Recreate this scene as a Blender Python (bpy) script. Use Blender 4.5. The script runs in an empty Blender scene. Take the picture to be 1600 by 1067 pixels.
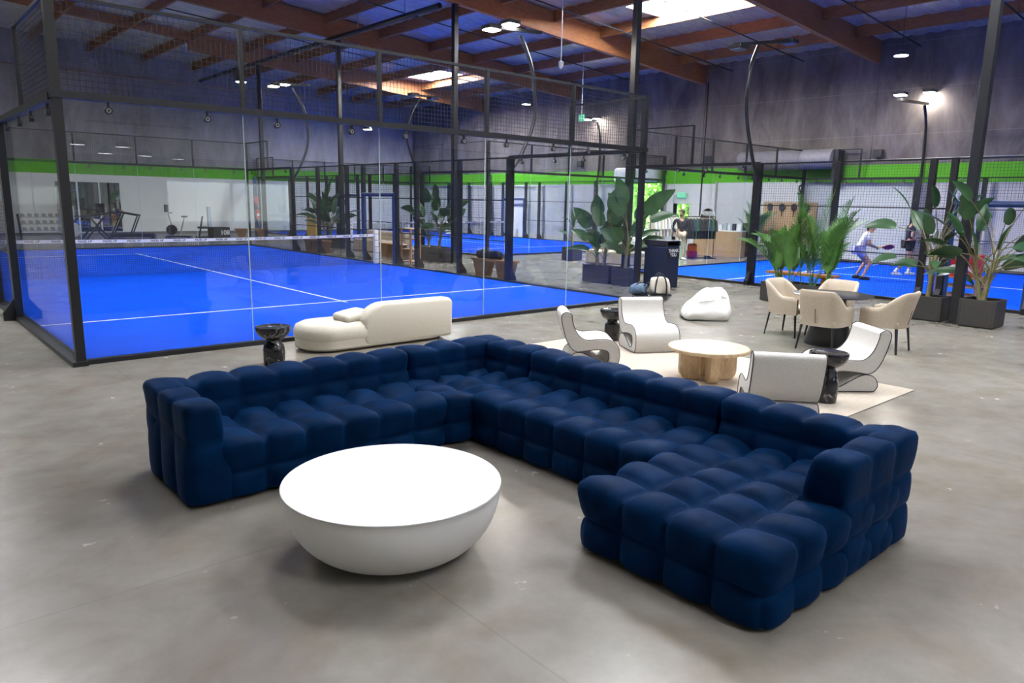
import bpy, bmesh, math, random
from mathutils import Vector, Matrix, Quaternion, noise
S = bpy.context.scene
COL = S.collection
PI = math.pi
random.seed(7)

# ------------------------------------------------------------------ materials
def _mat(name):
    m = bpy.data.materials.new(name); m.use_nodes = True
    nt = m.node_tree
    return m, nt, nt.nodes, nt.links, nt.nodes['Principled BSDF']

def ramp(N, stops):
    r = N.new('ShaderNodeValToRGB')
    e = r.color_ramp.elements
    while len(e) < len(stops): e.new(0.5)
    for i, (p, c) in enumerate(stops):
        e[i].position = p; e[i].color = (*c, 1)
    return r

def pm(name, col, rough=0.5, metal=0.0, spec=0.5, var=0.0, scale=8.0, bump=0.0, bscale=40.0, sheen=0.0, coat=0.0, stretch=None):
    m, nt, N, L, b = _mat(name)
    b.inputs['Base Color'].default_value = (*col, 1)
    b.inputs['Roughness'].default_value = rough
    b.inputs['Metallic'].default_value = metal
    b.inputs['Specular IOR Level'].default_value = spec
    b.inputs['Sheen Weight'].default_value = sheen
    b.inputs['Coat Weight'].default_value = coat
    tc = N.new('ShaderNodeTexCoord')
    src = tc.outputs['Object']
    if stretch:
        mp = N.new('ShaderNodeMapping'); mp.inputs['Scale'].default_value = stretch
        L.new(src, mp.inputs['Vector']); src = mp.outputs['Vector']
    if var > 0:
        n = N.new('ShaderNodeTexNoise'); n.inputs['Scale'].default_value = scale; n.inputs['Detail'].default_value = 5
        L.new(src, n.inputs['Vector'])
        r = ramp(N, [(0.25, tuple(c*(1-var) for c in col)), (0.75, tuple(min(1, c*(1+var)) for c in col))])
        L.new(n.outputs['Fac'], r.inputs['Fac']); L.new(r.outputs['Color'], b.inputs['Base Color'])
    if bump > 0:
        n2 = N.new('ShaderNodeTexNoise'); n2.inputs['Scale'].default_value = bscale; n2.inputs['Detail'].default_value = 4
        L.new(src, n2.inputs['Vector'])
        bp = N.new('ShaderNodeBump'); bp.inputs['Strength'].default_value = bump; bp.inputs['Distance'].default_value = 0.02
        L.new(n2.outputs['Fac'], bp.inputs['Height']); L.new(bp.outputs['Normal'], b.inputs['Normal'])
    return m

def emis(name, col, strength):
    m, nt, N, L, b = _mat(name)
    b.inputs['Base Color'].default_value = (*col, 1)
    b.inputs['Emission Color'].default_value = (*col, 1)
    b.inputs['Emission Strength'].default_value = strength
    return m

def glass_mat(name, tint, base=0.04):
    m = bpy.data.materials.new(name); m.use_nodes = True
    nt = m.node_tree; N = nt.nodes; L = nt.links
    N.clear()
    out = N.new('ShaderNodeOutputMaterial')
    mix = N.new('ShaderNodeMixShader'); tr = N.new('ShaderNodeBsdfTransparent'); gl = N.new('ShaderNodeBsdfGlossy')
    tr.inputs['Color'].default_value = (*tint, 1)
    gl.inputs['Roughness'].default_value = 0.0
    lw = N.new('ShaderNodeLayerWeight'); lw.inputs['Blend'].default_value = 0.5
    p = N.new('ShaderNodeMath'); p.operation = 'POWER'; p.inputs[1].default_value = 5
    mu = N.new('ShaderNodeMath'); mu.operation = 'MULTIPLY_ADD'; mu.inputs[1].default_value = 0.62; mu.inputs[2].default_value = base
    L.new(lw.outputs['Facing'], p.inputs[0]); L.new(p.outputs[0], mu.inputs[0])
    L.new(mu.outputs[0], mix.inputs['Fac']); L.new(tr.outputs[0], mix.inputs[1]); L.new(gl.outputs[0], mix.inputs[2])
    L.new(mix.outputs[0], out.inputs['Surface'])
    return m

def wood_mat(name, c1, c2, scale=6.0, stretch=(1, 8, 8), rough=0.45, bump=0.05):
    m, nt, N, L, b = _mat(name)
    tc = N.new('ShaderNodeTexCoord'); mp = N.new('ShaderNodeMapping'); mp.inputs['Scale'].default_value = stretch
    n = N.new('ShaderNodeTexNoise'); n.inputs['Scale'].default_value = scale; n.inputs['Detail'].default_value = 6; n.inputs['Distortion'].default_value = 0.6
    L.new(tc.outputs['Object'], mp.inputs['Vector']); L.new(mp.outputs['Vector'], n.inputs['Vector'])
    r = ramp(N, [(0.3, c1), (0.7, c2)])
    L.new(n.outputs['Fac'], r.inputs['Fac']); L.new(r.outputs['Color'], b.inputs['Base Color'])
    b.inputs['Roughness'].default_value = rough
    bp = N.new('ShaderNodeBump'); bp.inputs['Strength'].default_value = bump; bp.inputs['Distance'].default_value = 0.02
    L.new(n.outputs['Fac'], bp.inputs['Height']); L.new(bp.outputs['Normal'], b.inputs['Normal'])
    return m

def concrete_floor():
    m, nt, N, L, b = _mat('polished_concrete')
    tc = N.new('ShaderNodeTexCoord')
    n1 = N.new('ShaderNodeTexNoise'); n1.inputs['Scale'].default_value = 0.5; n1.inputs['Detail'].default_value = 5; n1.inputs['Roughness'].default_value = 0.5; n1.inputs['Distortion'].default_value = 0.5
    n2 = N.new('ShaderNodeTexNoise'); n2.inputs['Scale'].default_value = 3.2; n2.inputs['Detail'].default_value = 9; n2.inputs['Roughness'].default_value = 0.7; n2.inputs['Distortion'].default_value = 0.25
    n3 = N.new('ShaderNodeTexNoise'); n3.inputs['Scale'].default_value = 60; n3.inputs['Detail'].default_value = 3
    n4 = N.new('ShaderNodeTexNoise'); n4.inputs['Scale'].default_value = 0.9; n4.inputs['Detail'].default_value = 6; n4.inputs['Distortion'].default_value = 1.6
    for n in (n1, n2, n3, n4): L.new(tc.outputs['Object'], n.inputs['Vector'])
    r1 = ramp(N, [(0.28, (0.205, 0.189, 0.165)), (0.5, (0.262, 0.244, 0.215)), (0.72, (0.322, 0.303, 0.270))])
    L.new(n1.outputs['Fac'], r1.inputs['Fac'])
    r2 = ramp(N, [(0.24, (0.80, 0.785, 0.76)), (0.60, (1, 1, 1)), (0.82, (1.06, 1.05, 1.035))])
    L.new(n2.outputs['Fac'], r2.inputs['Fac'])
    mx = N.new('ShaderNodeMix'); mx.data_type = 'RGBA'; mx.blend_type = 'MULTIPLY'; mx.inputs[0].default_value = 0.95
    L.new(r1.outputs['Color'], mx.inputs[6]); L.new(r2.outputs['Color'], mx.inputs[7])
    r4 = ramp(N, [(0.46, (1, 1, 1)), (0.80, (0.78, 0.70, 0.58))])
    L.new(n4.outputs['Fac'], r4.inputs['Fac'])
    mx2 = N.new('ShaderNodeMix'); mx2.data_type = 'RGBA'; mx2.blend_type = 'MULTIPLY'; mx2.inputs[0].default_value = 0.8
    L.new(mx.outputs[2], mx2.inputs[6]); L.new(r4.outputs['Color'], mx2.inputs[7])
    # saw-cut control joints
    sx = N.new('ShaderNodeSeparateXYZ'); L.new(tc.outputs['Object'], sx.inputs[0])
    last = None
    for ax, off in ((0, 1.2), (1, 2.6)):
        a = N.new('ShaderNodeMath'); a.operation = 'ADD'; a.inputs[1].default_value = 500+off
        d = N.new('ShaderNodeMath'); d.operation = 'PINGPONG'; d.inputs[1].default_value = 2.3
        c = N.new('ShaderNodeMath'); c.operation = 'LESS_THAN'; c.inputs[1].default_value = 0.006
        L.new(sx.outputs[ax], a.inputs[0]); L.new(a.outputs[0], d.inputs[0]); L.new(d.outputs[0], c.inputs[0])
        if last is None: last = c
        else:
            mxx = N.new('ShaderNodeMath'); mxx.operation = 'MAXIMUM'
            L.new(last.outputs[0], mxx.inputs[0]); L.new(c.outputs[0], mxx.inputs[1]); last = mxx
    jf = N.new('ShaderNodeMath'); jf.operation = 'MULTIPLY'; jf.inputs[1].default_value = 0.22
    L.new(last.outputs[0], jf.inputs[0])
    mx3 = N.new('ShaderNodeMix'); mx3.data_type = 'RGBA'
    L.new(jf.outputs[0], mx3.inputs[0]); L.new(mx2.outputs[2], mx3.inputs[6]); mx3.inputs[7].default_value = (0.12, 0.11, 0.10, 1)
    L.new(mx3.outputs[2], b.inputs['Base Color'])
    rr = ramp(N, [(0.3, (0.21,)*3), (0.75, (0.29,)*3)])
    L.new(n2.outputs['Fac'], rr.inputs['Fac']); L.new(rr.outputs['Color'], b.inputs['Roughness'])
    bp = N.new('ShaderNodeBump'); bp.inputs['Strength'].default_value = 0.05; bp.inputs['Distance'].default_value = 0.01
    L.new(n2.outputs['Fac'], bp.inputs['Height']); L.new(bp.outputs['Normal'], b.inputs['Normal'])
    b.inputs['Specular IOR Level'].default_value = 0.5
    return m

def wall_paint(name, low, lowz, band=None, bandz=None, concrete=((0.075, 0.064, 0.060), (0.19, 0.166, 0.156))):
    """white dado, green stripe, bare tilt-up concrete above (by height)"""
    m, nt, N, L, b = _mat(name)
    geo = N.new('ShaderNodeNewGeometry'); sx = N.new('ShaderNodeSeparateXYZ'); L.new(geo.outputs['Position'], sx.inputs[0])
    tc = N.new('ShaderNodeTexCoord')
    mp = N.new('ShaderNodeMapping'); mp.inputs['Scale'].default_value = (1, 1, 0.35); L.new(tc.outputs['Object'], mp.inputs['Vector'])
    n1 = N.new('ShaderNodeTexNoise'); n1.inputs['Scale'].default_value = 1.1; n1.inputs['Detail'].default_value = 9; n1.inputs['Roughness'].default_value = 0.68; n1.inputs['Distortion'].default_value = 0.4
    L.new(mp.outputs['Vector'], n1.inputs['Vector'])
    r = ramp(N, [(0.34, concrete[0]), (0.62, concrete[1])]); L.new(n1.outputs['Fac'], r.inputs['Fac'])
    # lift joints
    pp = N.new('ShaderNodeMath'); pp.operation = 'PINGPONG'; pp.inputs[1].default_value = 0.75; L.new(sx.outputs[2], pp.inputs[0])
    lt = N.new('ShaderNodeMath'); lt.operation = 'LESS_THAN'; lt.inputs[1].default_value = 0.012; L.new(pp.outputs[0], lt.inputs[0])
    ltm = N.new('ShaderNodeMath'); ltm.operation = 'MULTIPLY'; ltm.inputs[1].default_value = 0.25; L.new(lt.outputs[0], ltm.inputs[0])
    cj = N.new('ShaderNodeMix'); cj.data_type = 'RGBA'; L.new(ltm.outputs[0], cj.inputs[0]); L.new(r.outputs['Color'], cj.inputs[6]); cj.inputs[7].default_value = (0.33, 0.31, 0.32, 1)
    cur = cj.outputs[2]
    def step(cur, z, col):
        g = N.new('ShaderNodeMath'); g.operation = 'LESS_THAN'; g.inputs[1].default_value = z; L.new(sx.outputs[2], g.inputs[0])
        mx = N.new('ShaderNodeMix'); mx.data_type = 'RGBA'; L.new(g.outputs[0], mx.inputs[0]); L.new(cur, mx.inputs[6]); mx.inputs[7].default_value = (*col, 1)
        return mx.outputs[2]
    if band: cur = step(cur, bandz, band)
    cur = step(cur, lowz, low)
    L.new(cur, b.inputs['Base Color'])
    b.inputs['Roughness'].default_value = 0.8
    bp = N.new('ShaderNodeBump'); bp.inputs['Strength'].default_value = 0.15; bp.inputs['Distance'].default_value = 0.02
    L.new(n1.outputs['Fac'], bp.inputs['Height']); L.new(bp.outputs['Normal'], b.inputs['Normal'])
    return m

def foil_mat():
    m, nt, N, L, b = _mat('foil_insulation')
    tc = N.new('ShaderNodeTexCoord')
    mp = N.new('ShaderNodeMapping'); mp.inputs['Scale'].default_value = (0.6, 3, 1); L.new(tc.outputs['Object'], mp.inputs['Vector'])
    n = N.new('ShaderNodeTexNoise'); n.inputs['Scale'].default_value = 2.2; n.inputs['Detail'].default_value = 7; n.inputs['Distortion'].default_value = 1.2
    L.new(mp.outputs['Vector'], n.inputs['Vector'])
    r = ramp(N, [(0.3, (0.55, 0.55, 0.58)), (0.7, (0.88, 0.88, 0.90))]); L.new(n.outputs['Fac'], r.inputs['Fac'])
    L.new(r.outputs['Color'], b.inputs['Base Color'])
    b.inputs['Metallic'].default_value = 0.6; b.inputs['Roughness'].default_value = 0.36
    bp = N.new('ShaderNodeBump'); bp.inputs['Strength'].default_value = 0.55; bp.inputs['Distance'].default_value = 0.05
    L.new(n.outputs['Fac'], bp.inputs['Height']); L.new(bp.outputs['Normal'], b.inputs['Normal'])
    return m

def marble_mat():
    m, nt, N, L, b = _mat('black_marble')
    tc = N.new('ShaderNodeTexCoord')
    n = N.new('ShaderNodeTexNoise'); n.inputs['Scale'].default_value = 2.3; n.inputs['Detail'].default_value = 6; n.inputs['Roughness'].default_value = 0.7; n.inputs['Distortion'].default_value = 0.7
    L.new(tc.outputs['Object'], n.inputs['Vector'])
    r = ramp(N, [(0.490, (0.012, 0.012, 0.015)), (0.5, (0.40, 0.39, 0.40)), (0.506, (0.02, 0.02, 0.024)), (0.62, (0.010, 0.010, 0.012))])
    L.new(n.outputs['Fac'], r.inputs['Fac']); L.new(r.outputs['Color'], b.inputs['Base Color'])
    b.inputs['Roughness'].default_value = 0.12
    return m

def leaf_mat(name, c1, c2, rough=0.4):
    m = pm(name, c1, rough, var=0.0)
    nt = m.node_tree; N = nt.nodes; L = nt.links; b = N['Principled BSDF']
    tc = N.new('ShaderNodeTexCoord'); n = N.new('ShaderNodeTexNoise'); n.inputs['Scale'].default_value = 3
    L.new(tc.outputs['Object'], n.inputs['Vector'])
    r = ramp(N, [(0.3, c1), (0.7, c2)]); L.new(n.outputs['Fac'], r.inputs['Fac']); L.new(r.outputs['Color'], b.inputs['Base Color'])
    return m

def velvet_mat():
    m = pm('navy_velvet', (0.0004, 0.0160, 0.060), 0.6, spec=0.03, var=0.4, scale=5, bump=0.14, bscale=20, sheen=0.05)
    b = m.node_tree.nodes['Principled BSDF']
    b.inputs['Sheen Tint'].default_value = (0.12, 0.32, 1.0, 1); b.inputs['Sheen Roughness'].default_value = 0.45
    return m

M = dict(
    floor=concrete_floor(),
    wall=wall_paint('east_wall_paint', (0.74, 0.73, 0.76), 2.87, (0.10, 0.40, 0.012), 3.5),
    wall_n=wall_paint('north_wall_paint', (0.78, 0.78, 0.79), 2.87, (0.10, 0.40, 0.012), 3.5, ((0.18, 0.173, 0.185), (0.32, 0.31, 0.325))),
    wall_s=wall_paint('south_wall_paint', (0.20, 0.19, 0.20), 3.2, None, None, ((0.60, 0.62, 0.64), (0.74, 0.75, 0.77))),
    foil=foil_mat(),
    glulam=wood_mat('glulam', (0.25, 0.095, 0.032), (0.41, 0.165, 0.060), 4, (1, 9, 9), 0.55),
    purlin=wood_mat('purlin_timber', (0.22, 0.088, 0.034), (0.37, 0.155, 0.062), 4, (9, 1, 9), 0.6),
    velvet=velvet_mat(),
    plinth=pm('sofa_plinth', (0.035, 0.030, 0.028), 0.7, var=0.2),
    white=pm('white_lacquer', (0.86, 0.86, 0.86), 0.42, var=0.02),
    marble=marble_mat(),
    blackstone=pm('black_gloss', (0.012, 0.013, 0.015), 0.16, var=0.3),
    boucle=pm('white_boucle', (0.80, 0.775, 0.735), 0.95, spec=0.2, var=0.05, scale=60, bump=0.35, bscale=160, sheen=0.3),
    cream=pm('cream_fabric', (0.72, 0.67, 0.57), 0.9, spec=0.2, var=0.05, scale=40, bump=0.2, bscale=140, sheen=0.2),
    beige=pm('beige_upholstery', (0.55, 0.47, 0.37), 0.85, spec=0.25, var=0.06, scale=30, bump=0.15, bscale=150),
    tan=pm('tan_tufted', (0.50, 0.42, 0.32), 0.85, var=0.1, bump=0.1),
    piping=pm('dark_piping', (0.03, 0.024, 0.022), 0.6, var=0.1),
    oak=wood_mat('pale_oak', (0.52, 0.36, 0.20), (0.74, 0.58, 0.38), 5, (9, 1.2, 2), 0.45),
    rug=pm('cream_rug', (0.60, 0.53, 0.445), 1.0, spec=0.1, var=0.08, scale=30, bump=0.5, bscale=220),
    black=pm('black_metal', (0.012, 0.013, 0.016), 0.38, var=0.2),
    bluemetal=pm('navy_padding', (0.010, 0.035, 0.13), 0.5, var=0.15),
    column=pm('column_black', (0.018, 0.019, 0.024), 0.28, var=0.2),
    galv=pm('galvanised', (0.45, 0.44, 0.42), 0.4, metal=0.7, var=0.1),
    glass=glass_mat('court_glass', (0.955, 0.972, 0.968)),
    wire=pm('mesh_wire', (0.014, 0.015, 0.018), 0.45, var=0.1),
    turf=pm('blue_turf', (0.0, 0.085, 0.80), 0.85, spec=0.08, var=0.10, scale=1.2, bump=0.25, bscale=300),
    line=pm('white_line', (0.85, 0.85, 0.87), 0.7, var=0.03),
    net=pm('net_cord', (0.02, 0.02, 0.025), 0.7, var=0.1),
    band=pm('net_band', (0.84, 0.82, 0.86), 0.7, var=0.03),
    ink=pm('black_ink', (0.01, 0.01, 0.012), 0.6, var=0.1),
    planter=pm('charcoal_planter', (0.040, 0.037, 0.035), 0.55, var=0.12, scale=20),
    soil=pm('dark_soil', (0.022, 0.016, 0.011), 0.95, var=0.4, scale=30, bump=0.6, bscale=60),
    leaf=leaf_mat('strelitzia_leaf', (0.018, 0.062, 0.022), (0.040, 0.105, 0.040), 0.36),
    leaf2=leaf_mat('strelitzia_leaf_light', (0.035, 0.105, 0.03), (0.07, 0.17, 0.05), 0.36),
    palm=leaf_mat('palm_leaf', (0.045, 0.145, 0.028), (0.115, 0.27, 0.055), 0.45),
    stem=pm('plant_stem', (0.19, 0.17, 0.08), 0.6, var=0.3, scale=12),
    tree=leaf_mat('outdoor_leaf', (0.16, 0.33, 0.06), (0.42, 0.60, 0.20), 0.6),
    bark=pm('bark', (0.10, 0.07, 0.05), 0.9, var=0.3, bump=0.5),
    led=emis('led_white', (1.0, 0.93, 0.82), 260),
    ledc=emis('led_cool', (0.92, 0.97, 1.0), 14),
    sky=emis('skylight_lens', (0.96, 0.98, 1.0), 34), sky2=emis('skylight_lens_clear', (0.96, 0.98, 1.0), 140),  # the weaker emitter serves only the unseen added fill panels
    plastic=pm('white_plastic', (0.75, 0.75, 0.76), 0.4, var=0.03),
    grey=pm('grey_plastic', (0.16, 0.16, 0.17), 0.5, var=0.1),
    dark=pm('dark_plastic', (0.02, 0.021, 0.024), 0.45, var=0.15),
    wicker=wood_mat('woven_wood', (0.16, 0.085, 0.035), (0.27, 0.15, 0.07), 14, (3, 3, 12), 0.6, 0.3),
    bench=wood_mat('bench_wood', (0.25, 0.10, 0.028), (0.42, 0.19, 0.06), 5, (8, 1, 8), 0.45),
    shelfwood=wood_mat('shelf_wood', (0.40, 0.20, 0.09), (0.52, 0.29, 0.15), 5, (8, 8, 1), 0.5),
    slat=wood_mat('counter_slats', (0.38, 0.24, 0.13), (0.52, 0.35, 0.20), 5, (6, 6, 0.8), 0.5),
    skin=pm('skin', (0.50, 0.27, 0.18), 0.5, var=0.06),
    hair=pm('brown_hair', (0.045, 0.022, 0.012), 0.6, var=0.3, bump=0.3),
    tee=pm('white_cotton', (0.72, 0.71, 0.78), 0.9, var=0.04),
    lilac=pm('lilac_cotton', (0.33, 0.36, 0.62), 0.9, var=0.05),
    navy=pm('navy_cotton', (0.022, 0.026, 0.05), 0.9, var=0.1),
    blackc=pm('black_cotton', (0.014, 0.014, 0.016), 0.9, var=0.1),
    khaki=pm('khaki_cotton', (0.58, 0.49, 0.37), 0.9, var=0.06),
    greenc=pm('green_cotton', (0.02, 0.09, 0.05), 0.9, var=0.1),
    red=pm('red_plastic', (0.62, 0.02, 0.025), 0.4, var=0.06),
    yellow=pm('yellow_panel', (0.75, 0.48, 0.10), 0.6, var=0.06),
    denim=pm('denim', (0.10, 0.16, 0.25), 0.85, var=0.35, scale=18, bump=0.3),
    canvas=pm('natural_canvas', (0.75, 0.69, 0.58), 0.9, var=0.06, bump=0.2),
    seam=pm('glass_edge', (0.50, 0.62, 0.60), 0.25, var=0.05),
    mirror=pm('mirror_silver', (0.86, 0.88, 0.88), 0.02, metal=1.0),
    steelblue=pm('pale_blue_panel', (0.42, 0.50, 0.62), 0.5, var=0.05),
    signgreen=emis('exit_green', (0.10, 0.62, 0.32), 0.9),
    orange=pm('orange_fabric', (0.62, 0.10, 0.03), 0.8, var=0.1),
    magenta=pm('magenta_fabric', (0.45, 0.02, 0.12), 0.8, var=0.1),
    asphalt=pm('asphalt', (0.30, 0.30, 0.29), 0.9, var=0.2),
    galvroll=pm('door_barrel', (0.20, 0.19, 0.21), 0.5, var=0.1),
    slatdoor=pm('shutter_paint', (0.62, 0.62, 0.66), 0.55, var=0.04),
    screen=pm('dark_screen', (0.01, 0.011, 0.014), 0.15, var=0.1),
)

# ------------------------------------------------------------------ mesh builder
class MB:
    def __init__(s): s.v = []; s.f = []
    def add(s, vs, fs):
        o = len(s.v); s.v += [tuple(v) for v in vs]; s.f += [tuple(i+o for i in f) for f in fs]; return s
    def box(s, cx, cy, cz, sx, sy, sz, rot=None, tz=1.0):
        h = [(-.5, -.5, -.5), (.5, -.5, -.5), (.5, .5, -.5), (-.5, .5, -.5), (-.5, -.5, .5), (.5, -.5, .5), (.5, .5, .5), (-.5, .5, .5)]
        vs = []
        for a, b_, c in h:
            k = tz if c > 0 else 1.0
            p = Vector((a*sx*k, b_*sy*k, c*sz))
            if rot: p = rot @ p
            vs.append((p.x+cx, p.y+cy, p.z+cz))
        return s.add(vs, [(0, 3, 2, 1), (4, 5, 6, 7), (0, 1, 5, 4), (1, 2, 6, 5), (2, 3, 7, 6), (3, 0, 4, 7)])
    def bb(s, x0, x1, y0, y1, z0, z1):
        return s.box((x0+x1)/2, (y0+y1)/2, (z0+z1)/2, abs(x1-x0), abs(y1-y0), abs(z1-z0))
    def bar(s, p0, p1, w, h=None, cap=True, up=(0, 0, 1), w1=None, h1=None):
        p0 = Vector(p0); p1 = Vector(p1); h = h or w; w1 = w1 or w; h1 = h1 or h
        d = (p1-p0).normalized(); u = Vector(up)
        if abs(d.dot(u)) > .99: u = Vector((1, 0, 0))
        a = d.cross(u).normalized(); b_ = a.cross(d).normalized()
        vs = []
        for p, ww, hh in ((p0, w, h), (p1, w1, h1)):
            for i, j in ((-1, -1), (1, -1), (1, 1), (-1, 1)): vs.append(p+a*i*ww/2+b_*j*hh/2)
        fs = [(0, 1, 5, 4), (1, 2, 6, 5), (2, 3, 7, 6), (3, 0, 4, 7)]
        if cap: fs += [(0, 3, 2, 1), (4, 5, 6, 7)]
        return s.add(vs, fs)
    def tube(s, pts, r, n=8, cap=True):
        pts = [Vector(p) for p in pts]; rs = r if isinstance(r, (list, tuple)) else [r]*len(pts)
        vs = []; fs = []; pu = None
        for i, p in enumerate(pts):
            d = (pts[min(i+1, len(pts)-1)]-pts[max(i-1, 0)]).normalized()
            if pu is None:
                pu = Vector((0, 0, 1)) if abs(d.z) < .9 else Vector((1, 0, 0))
            a = d.cross(pu).normalized(); b_ = a.cross(d).normalized(); pu = b_
            for k in range(n):
                t = 2*PI*k/n; vs.append(p+(a*math.cos(t)+b_*math.sin(t))*rs[i])
        for i in range(len(pts)-1):
            for k in range(n):
                k2 = (k+1) % n; fs.append((i*n+k, i*n+k2, (i+1)*n+k2, (i+1)*n+k))
        if cap:
            fs.append(tuple(range(n))[::-1]); fs.append(tuple((len(pts)-1)*n+k for k in range(n)))
        return s.add(vs, fs)
    def lathe(s, prof, n=32, c=(0, 0, 0), cap=True):
        vs = []; fs = []
        for r, z in prof:
            for k in range(n):
                t = 2*PI*k/n; vs.append((c[0]+r*math.cos(t), c[1]+r*math.sin(t), c[2]+z))
        for i in range(len(prof)-1):
            for k in range(n):
                k2 = (k+1) % n; fs.append((i*n+k, i*n+k2, (i+1)*n+k2, (i+1)*n+k))
        if cap:
            fs.append(tuple(range(n))[::-1]); fs.append(tuple((len(prof)-1)*n+k for k in range(n)))
        return s.add(vs, fs)
    def prism(s, poly, fn, a, b_):
        """poly of 2-D points; fn(u,v,w)->3-D; extruded from w=a to w=b"""
        n = len(poly)
        vs = [fn(u, v, a) for u, v in poly]+[fn(u, v, b_) for u, v in poly]
        fs = [tuple(range(n))[::-1], tuple(range(n, 2*n))]
        for i in range(n):
            j = (i+1) % n; fs.append((i, j, n+j, n+i))
        return s.add(vs, fs)
    def ball(s, c, rx, ry=None, rz=None, n=12, m=8, rot=None):
        ry = ry or rx; rz = rz or rx
        vs = []; fs = []
        for i in range(m+1):
            a = PI*i/m
            for k in range(n):
                t = 2*PI*k/n
                p = Vector((rx*math.sin(a)*math.cos(t), ry*math.sin(a)*math.sin(t), -rz*math.cos(a)))
                if rot: p = rot @ p
                vs.append((c[0]+p.x, c[1]+p.y, c[2]+p.z))
        for i in range(m):
            for k in range(n):
                k2 = (k+1) % n; fs.append((i*n+k, i*n+k2, (i+1)*n+k2, (i+1)*n+k))
        return s.add(vs, fs)
    def xf(s, fn): s.v = [tuple(fn(Vector(v))) for v in s.v]; return s
    def build(s, name, m, parent=None, smooth=True, bevel=0.0, sharp=40, weld=False, sub=0):
        me = bpy.data.meshes.new(name); me.from_pydata(s.v, [], s.f)
        if weld or smooth:
            bm = bmesh.new(); bm.from_mesh(me)
            bmesh.ops.remove_doubles(bm, verts=bm.verts, dist=1e-5)
            bmesh.ops.recalc_face_normals(bm, faces=bm.faces)
            bm.to_mesh(me); bm.free()
        me.materials.append(M[m] if isinstance(m, str) else m)
        if smooth:
            me.polygons.foreach_set('use_smooth', [True]*len(me.polygons))
            if sharp: me.set_sharp_from_angle(angle=math.radians(sharp))
        me.update()
        o = bpy.data.objects.new(name, me); COL.objects.link(o)
        if parent: o.parent = parent
        if bevel:
            b = o.modifiers.new('bevel', 'BEVEL'); b.width = bevel; b.segments = 2; b.limit_method = 'ANGLE'
        if sub:
            d = o.modifiers.new('subd', 'SUBSURF'); d.levels = sub; d.render_levels = sub
        return o

def thing(name, label, cat, loc=(0, 0, 0), rz=0.0, group=None):
    o = bpy.data.objects.new(name, None); COL.objects.link(o)
    o.empty_display_size = 0.2
    o.location = loc; o.rotation_euler = (0, 0, rz)
    return tag(o, label, cat, group)
def tag(o, label=None, cat=None, group=None, kind=None):
    if label: o['label'] = label
    if cat: o['category'] = cat
    if group: o['group'] = group
    if kind: o['kind'] = kind
    return o
def place(o, loc, rz=0.0):
    o.location = loc; o.rotation_euler = (0, 0, rz); return o
def dup(o, loc, rz=0.0, label=None):
    c = o.copy(); COL.objects.link(c); c.location = loc; c.rotation_euler = (0, 0, rz)
    if label: c['label'] = label
    for ch in list(o.children):
        d = ch.copy(); COL.objects.link(d); d.parent = c
        for g in list(ch.children):
            e = g.copy(); COL.objects.link(e); e.parent = d
    return c
def struct(o): o['kind'] = 'structure'; return o

def catmull(pts, k=6, closed=False):
    P_ = [Vector(p) for p in pts]; n = len(P_); out = []
    rng = range(n) if closed else range(n-1)
    for i in rng:
        p1 = P_[i]; p2 = P_[(i+1) % n]
        p0 = P_[(i-1) % n] if closed or i > 0 else p1
        p3 = P_[(i+2) % n] if closed or i+2 < n else p2
        for j in range(k):
            t = j/k
            out.append(0.5*((2*p1)+(p2-p0)*t+(2*p0-5*p1+4*p2-p3)*t*t+(3*p1-p0-3*p2+p3)*t**3))
    if not closed: out.append(P_[-1])
    return out

def text_part(body, size, m, parent, loc, rot, name='lettering', ext=0.002, shear=0.0):
    cu = bpy.data.curves.new(name, 'FONT'); cu.body = body; cu.size = size; cu.extrude = ext
    cu.align_x = 'CENTER'; cu.align_y = 'CENTER'; cu.shear = shear; cu.space_line = 0.85
    cu.offset = size*0.02
    t = bpy.data.objects.new(name+'_tmp', cu); COL.objects.link(t)
    bpy.context.view_layer.update()
    dg = bpy.context.evaluated_depsgraph_get()
    me = bpy.data.meshes.new_from_object(t.evaluated_get(dg))
    bpy.data.objects.remove(t)
    me.materials.clear(); me.materials.append(M[m])
    o = bpy.data.objects.new(name, me); COL.objects.link(o)
    o.location = loc; o.rotation_euler = rot
    if parent: o.parent = parent
    return o

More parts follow.
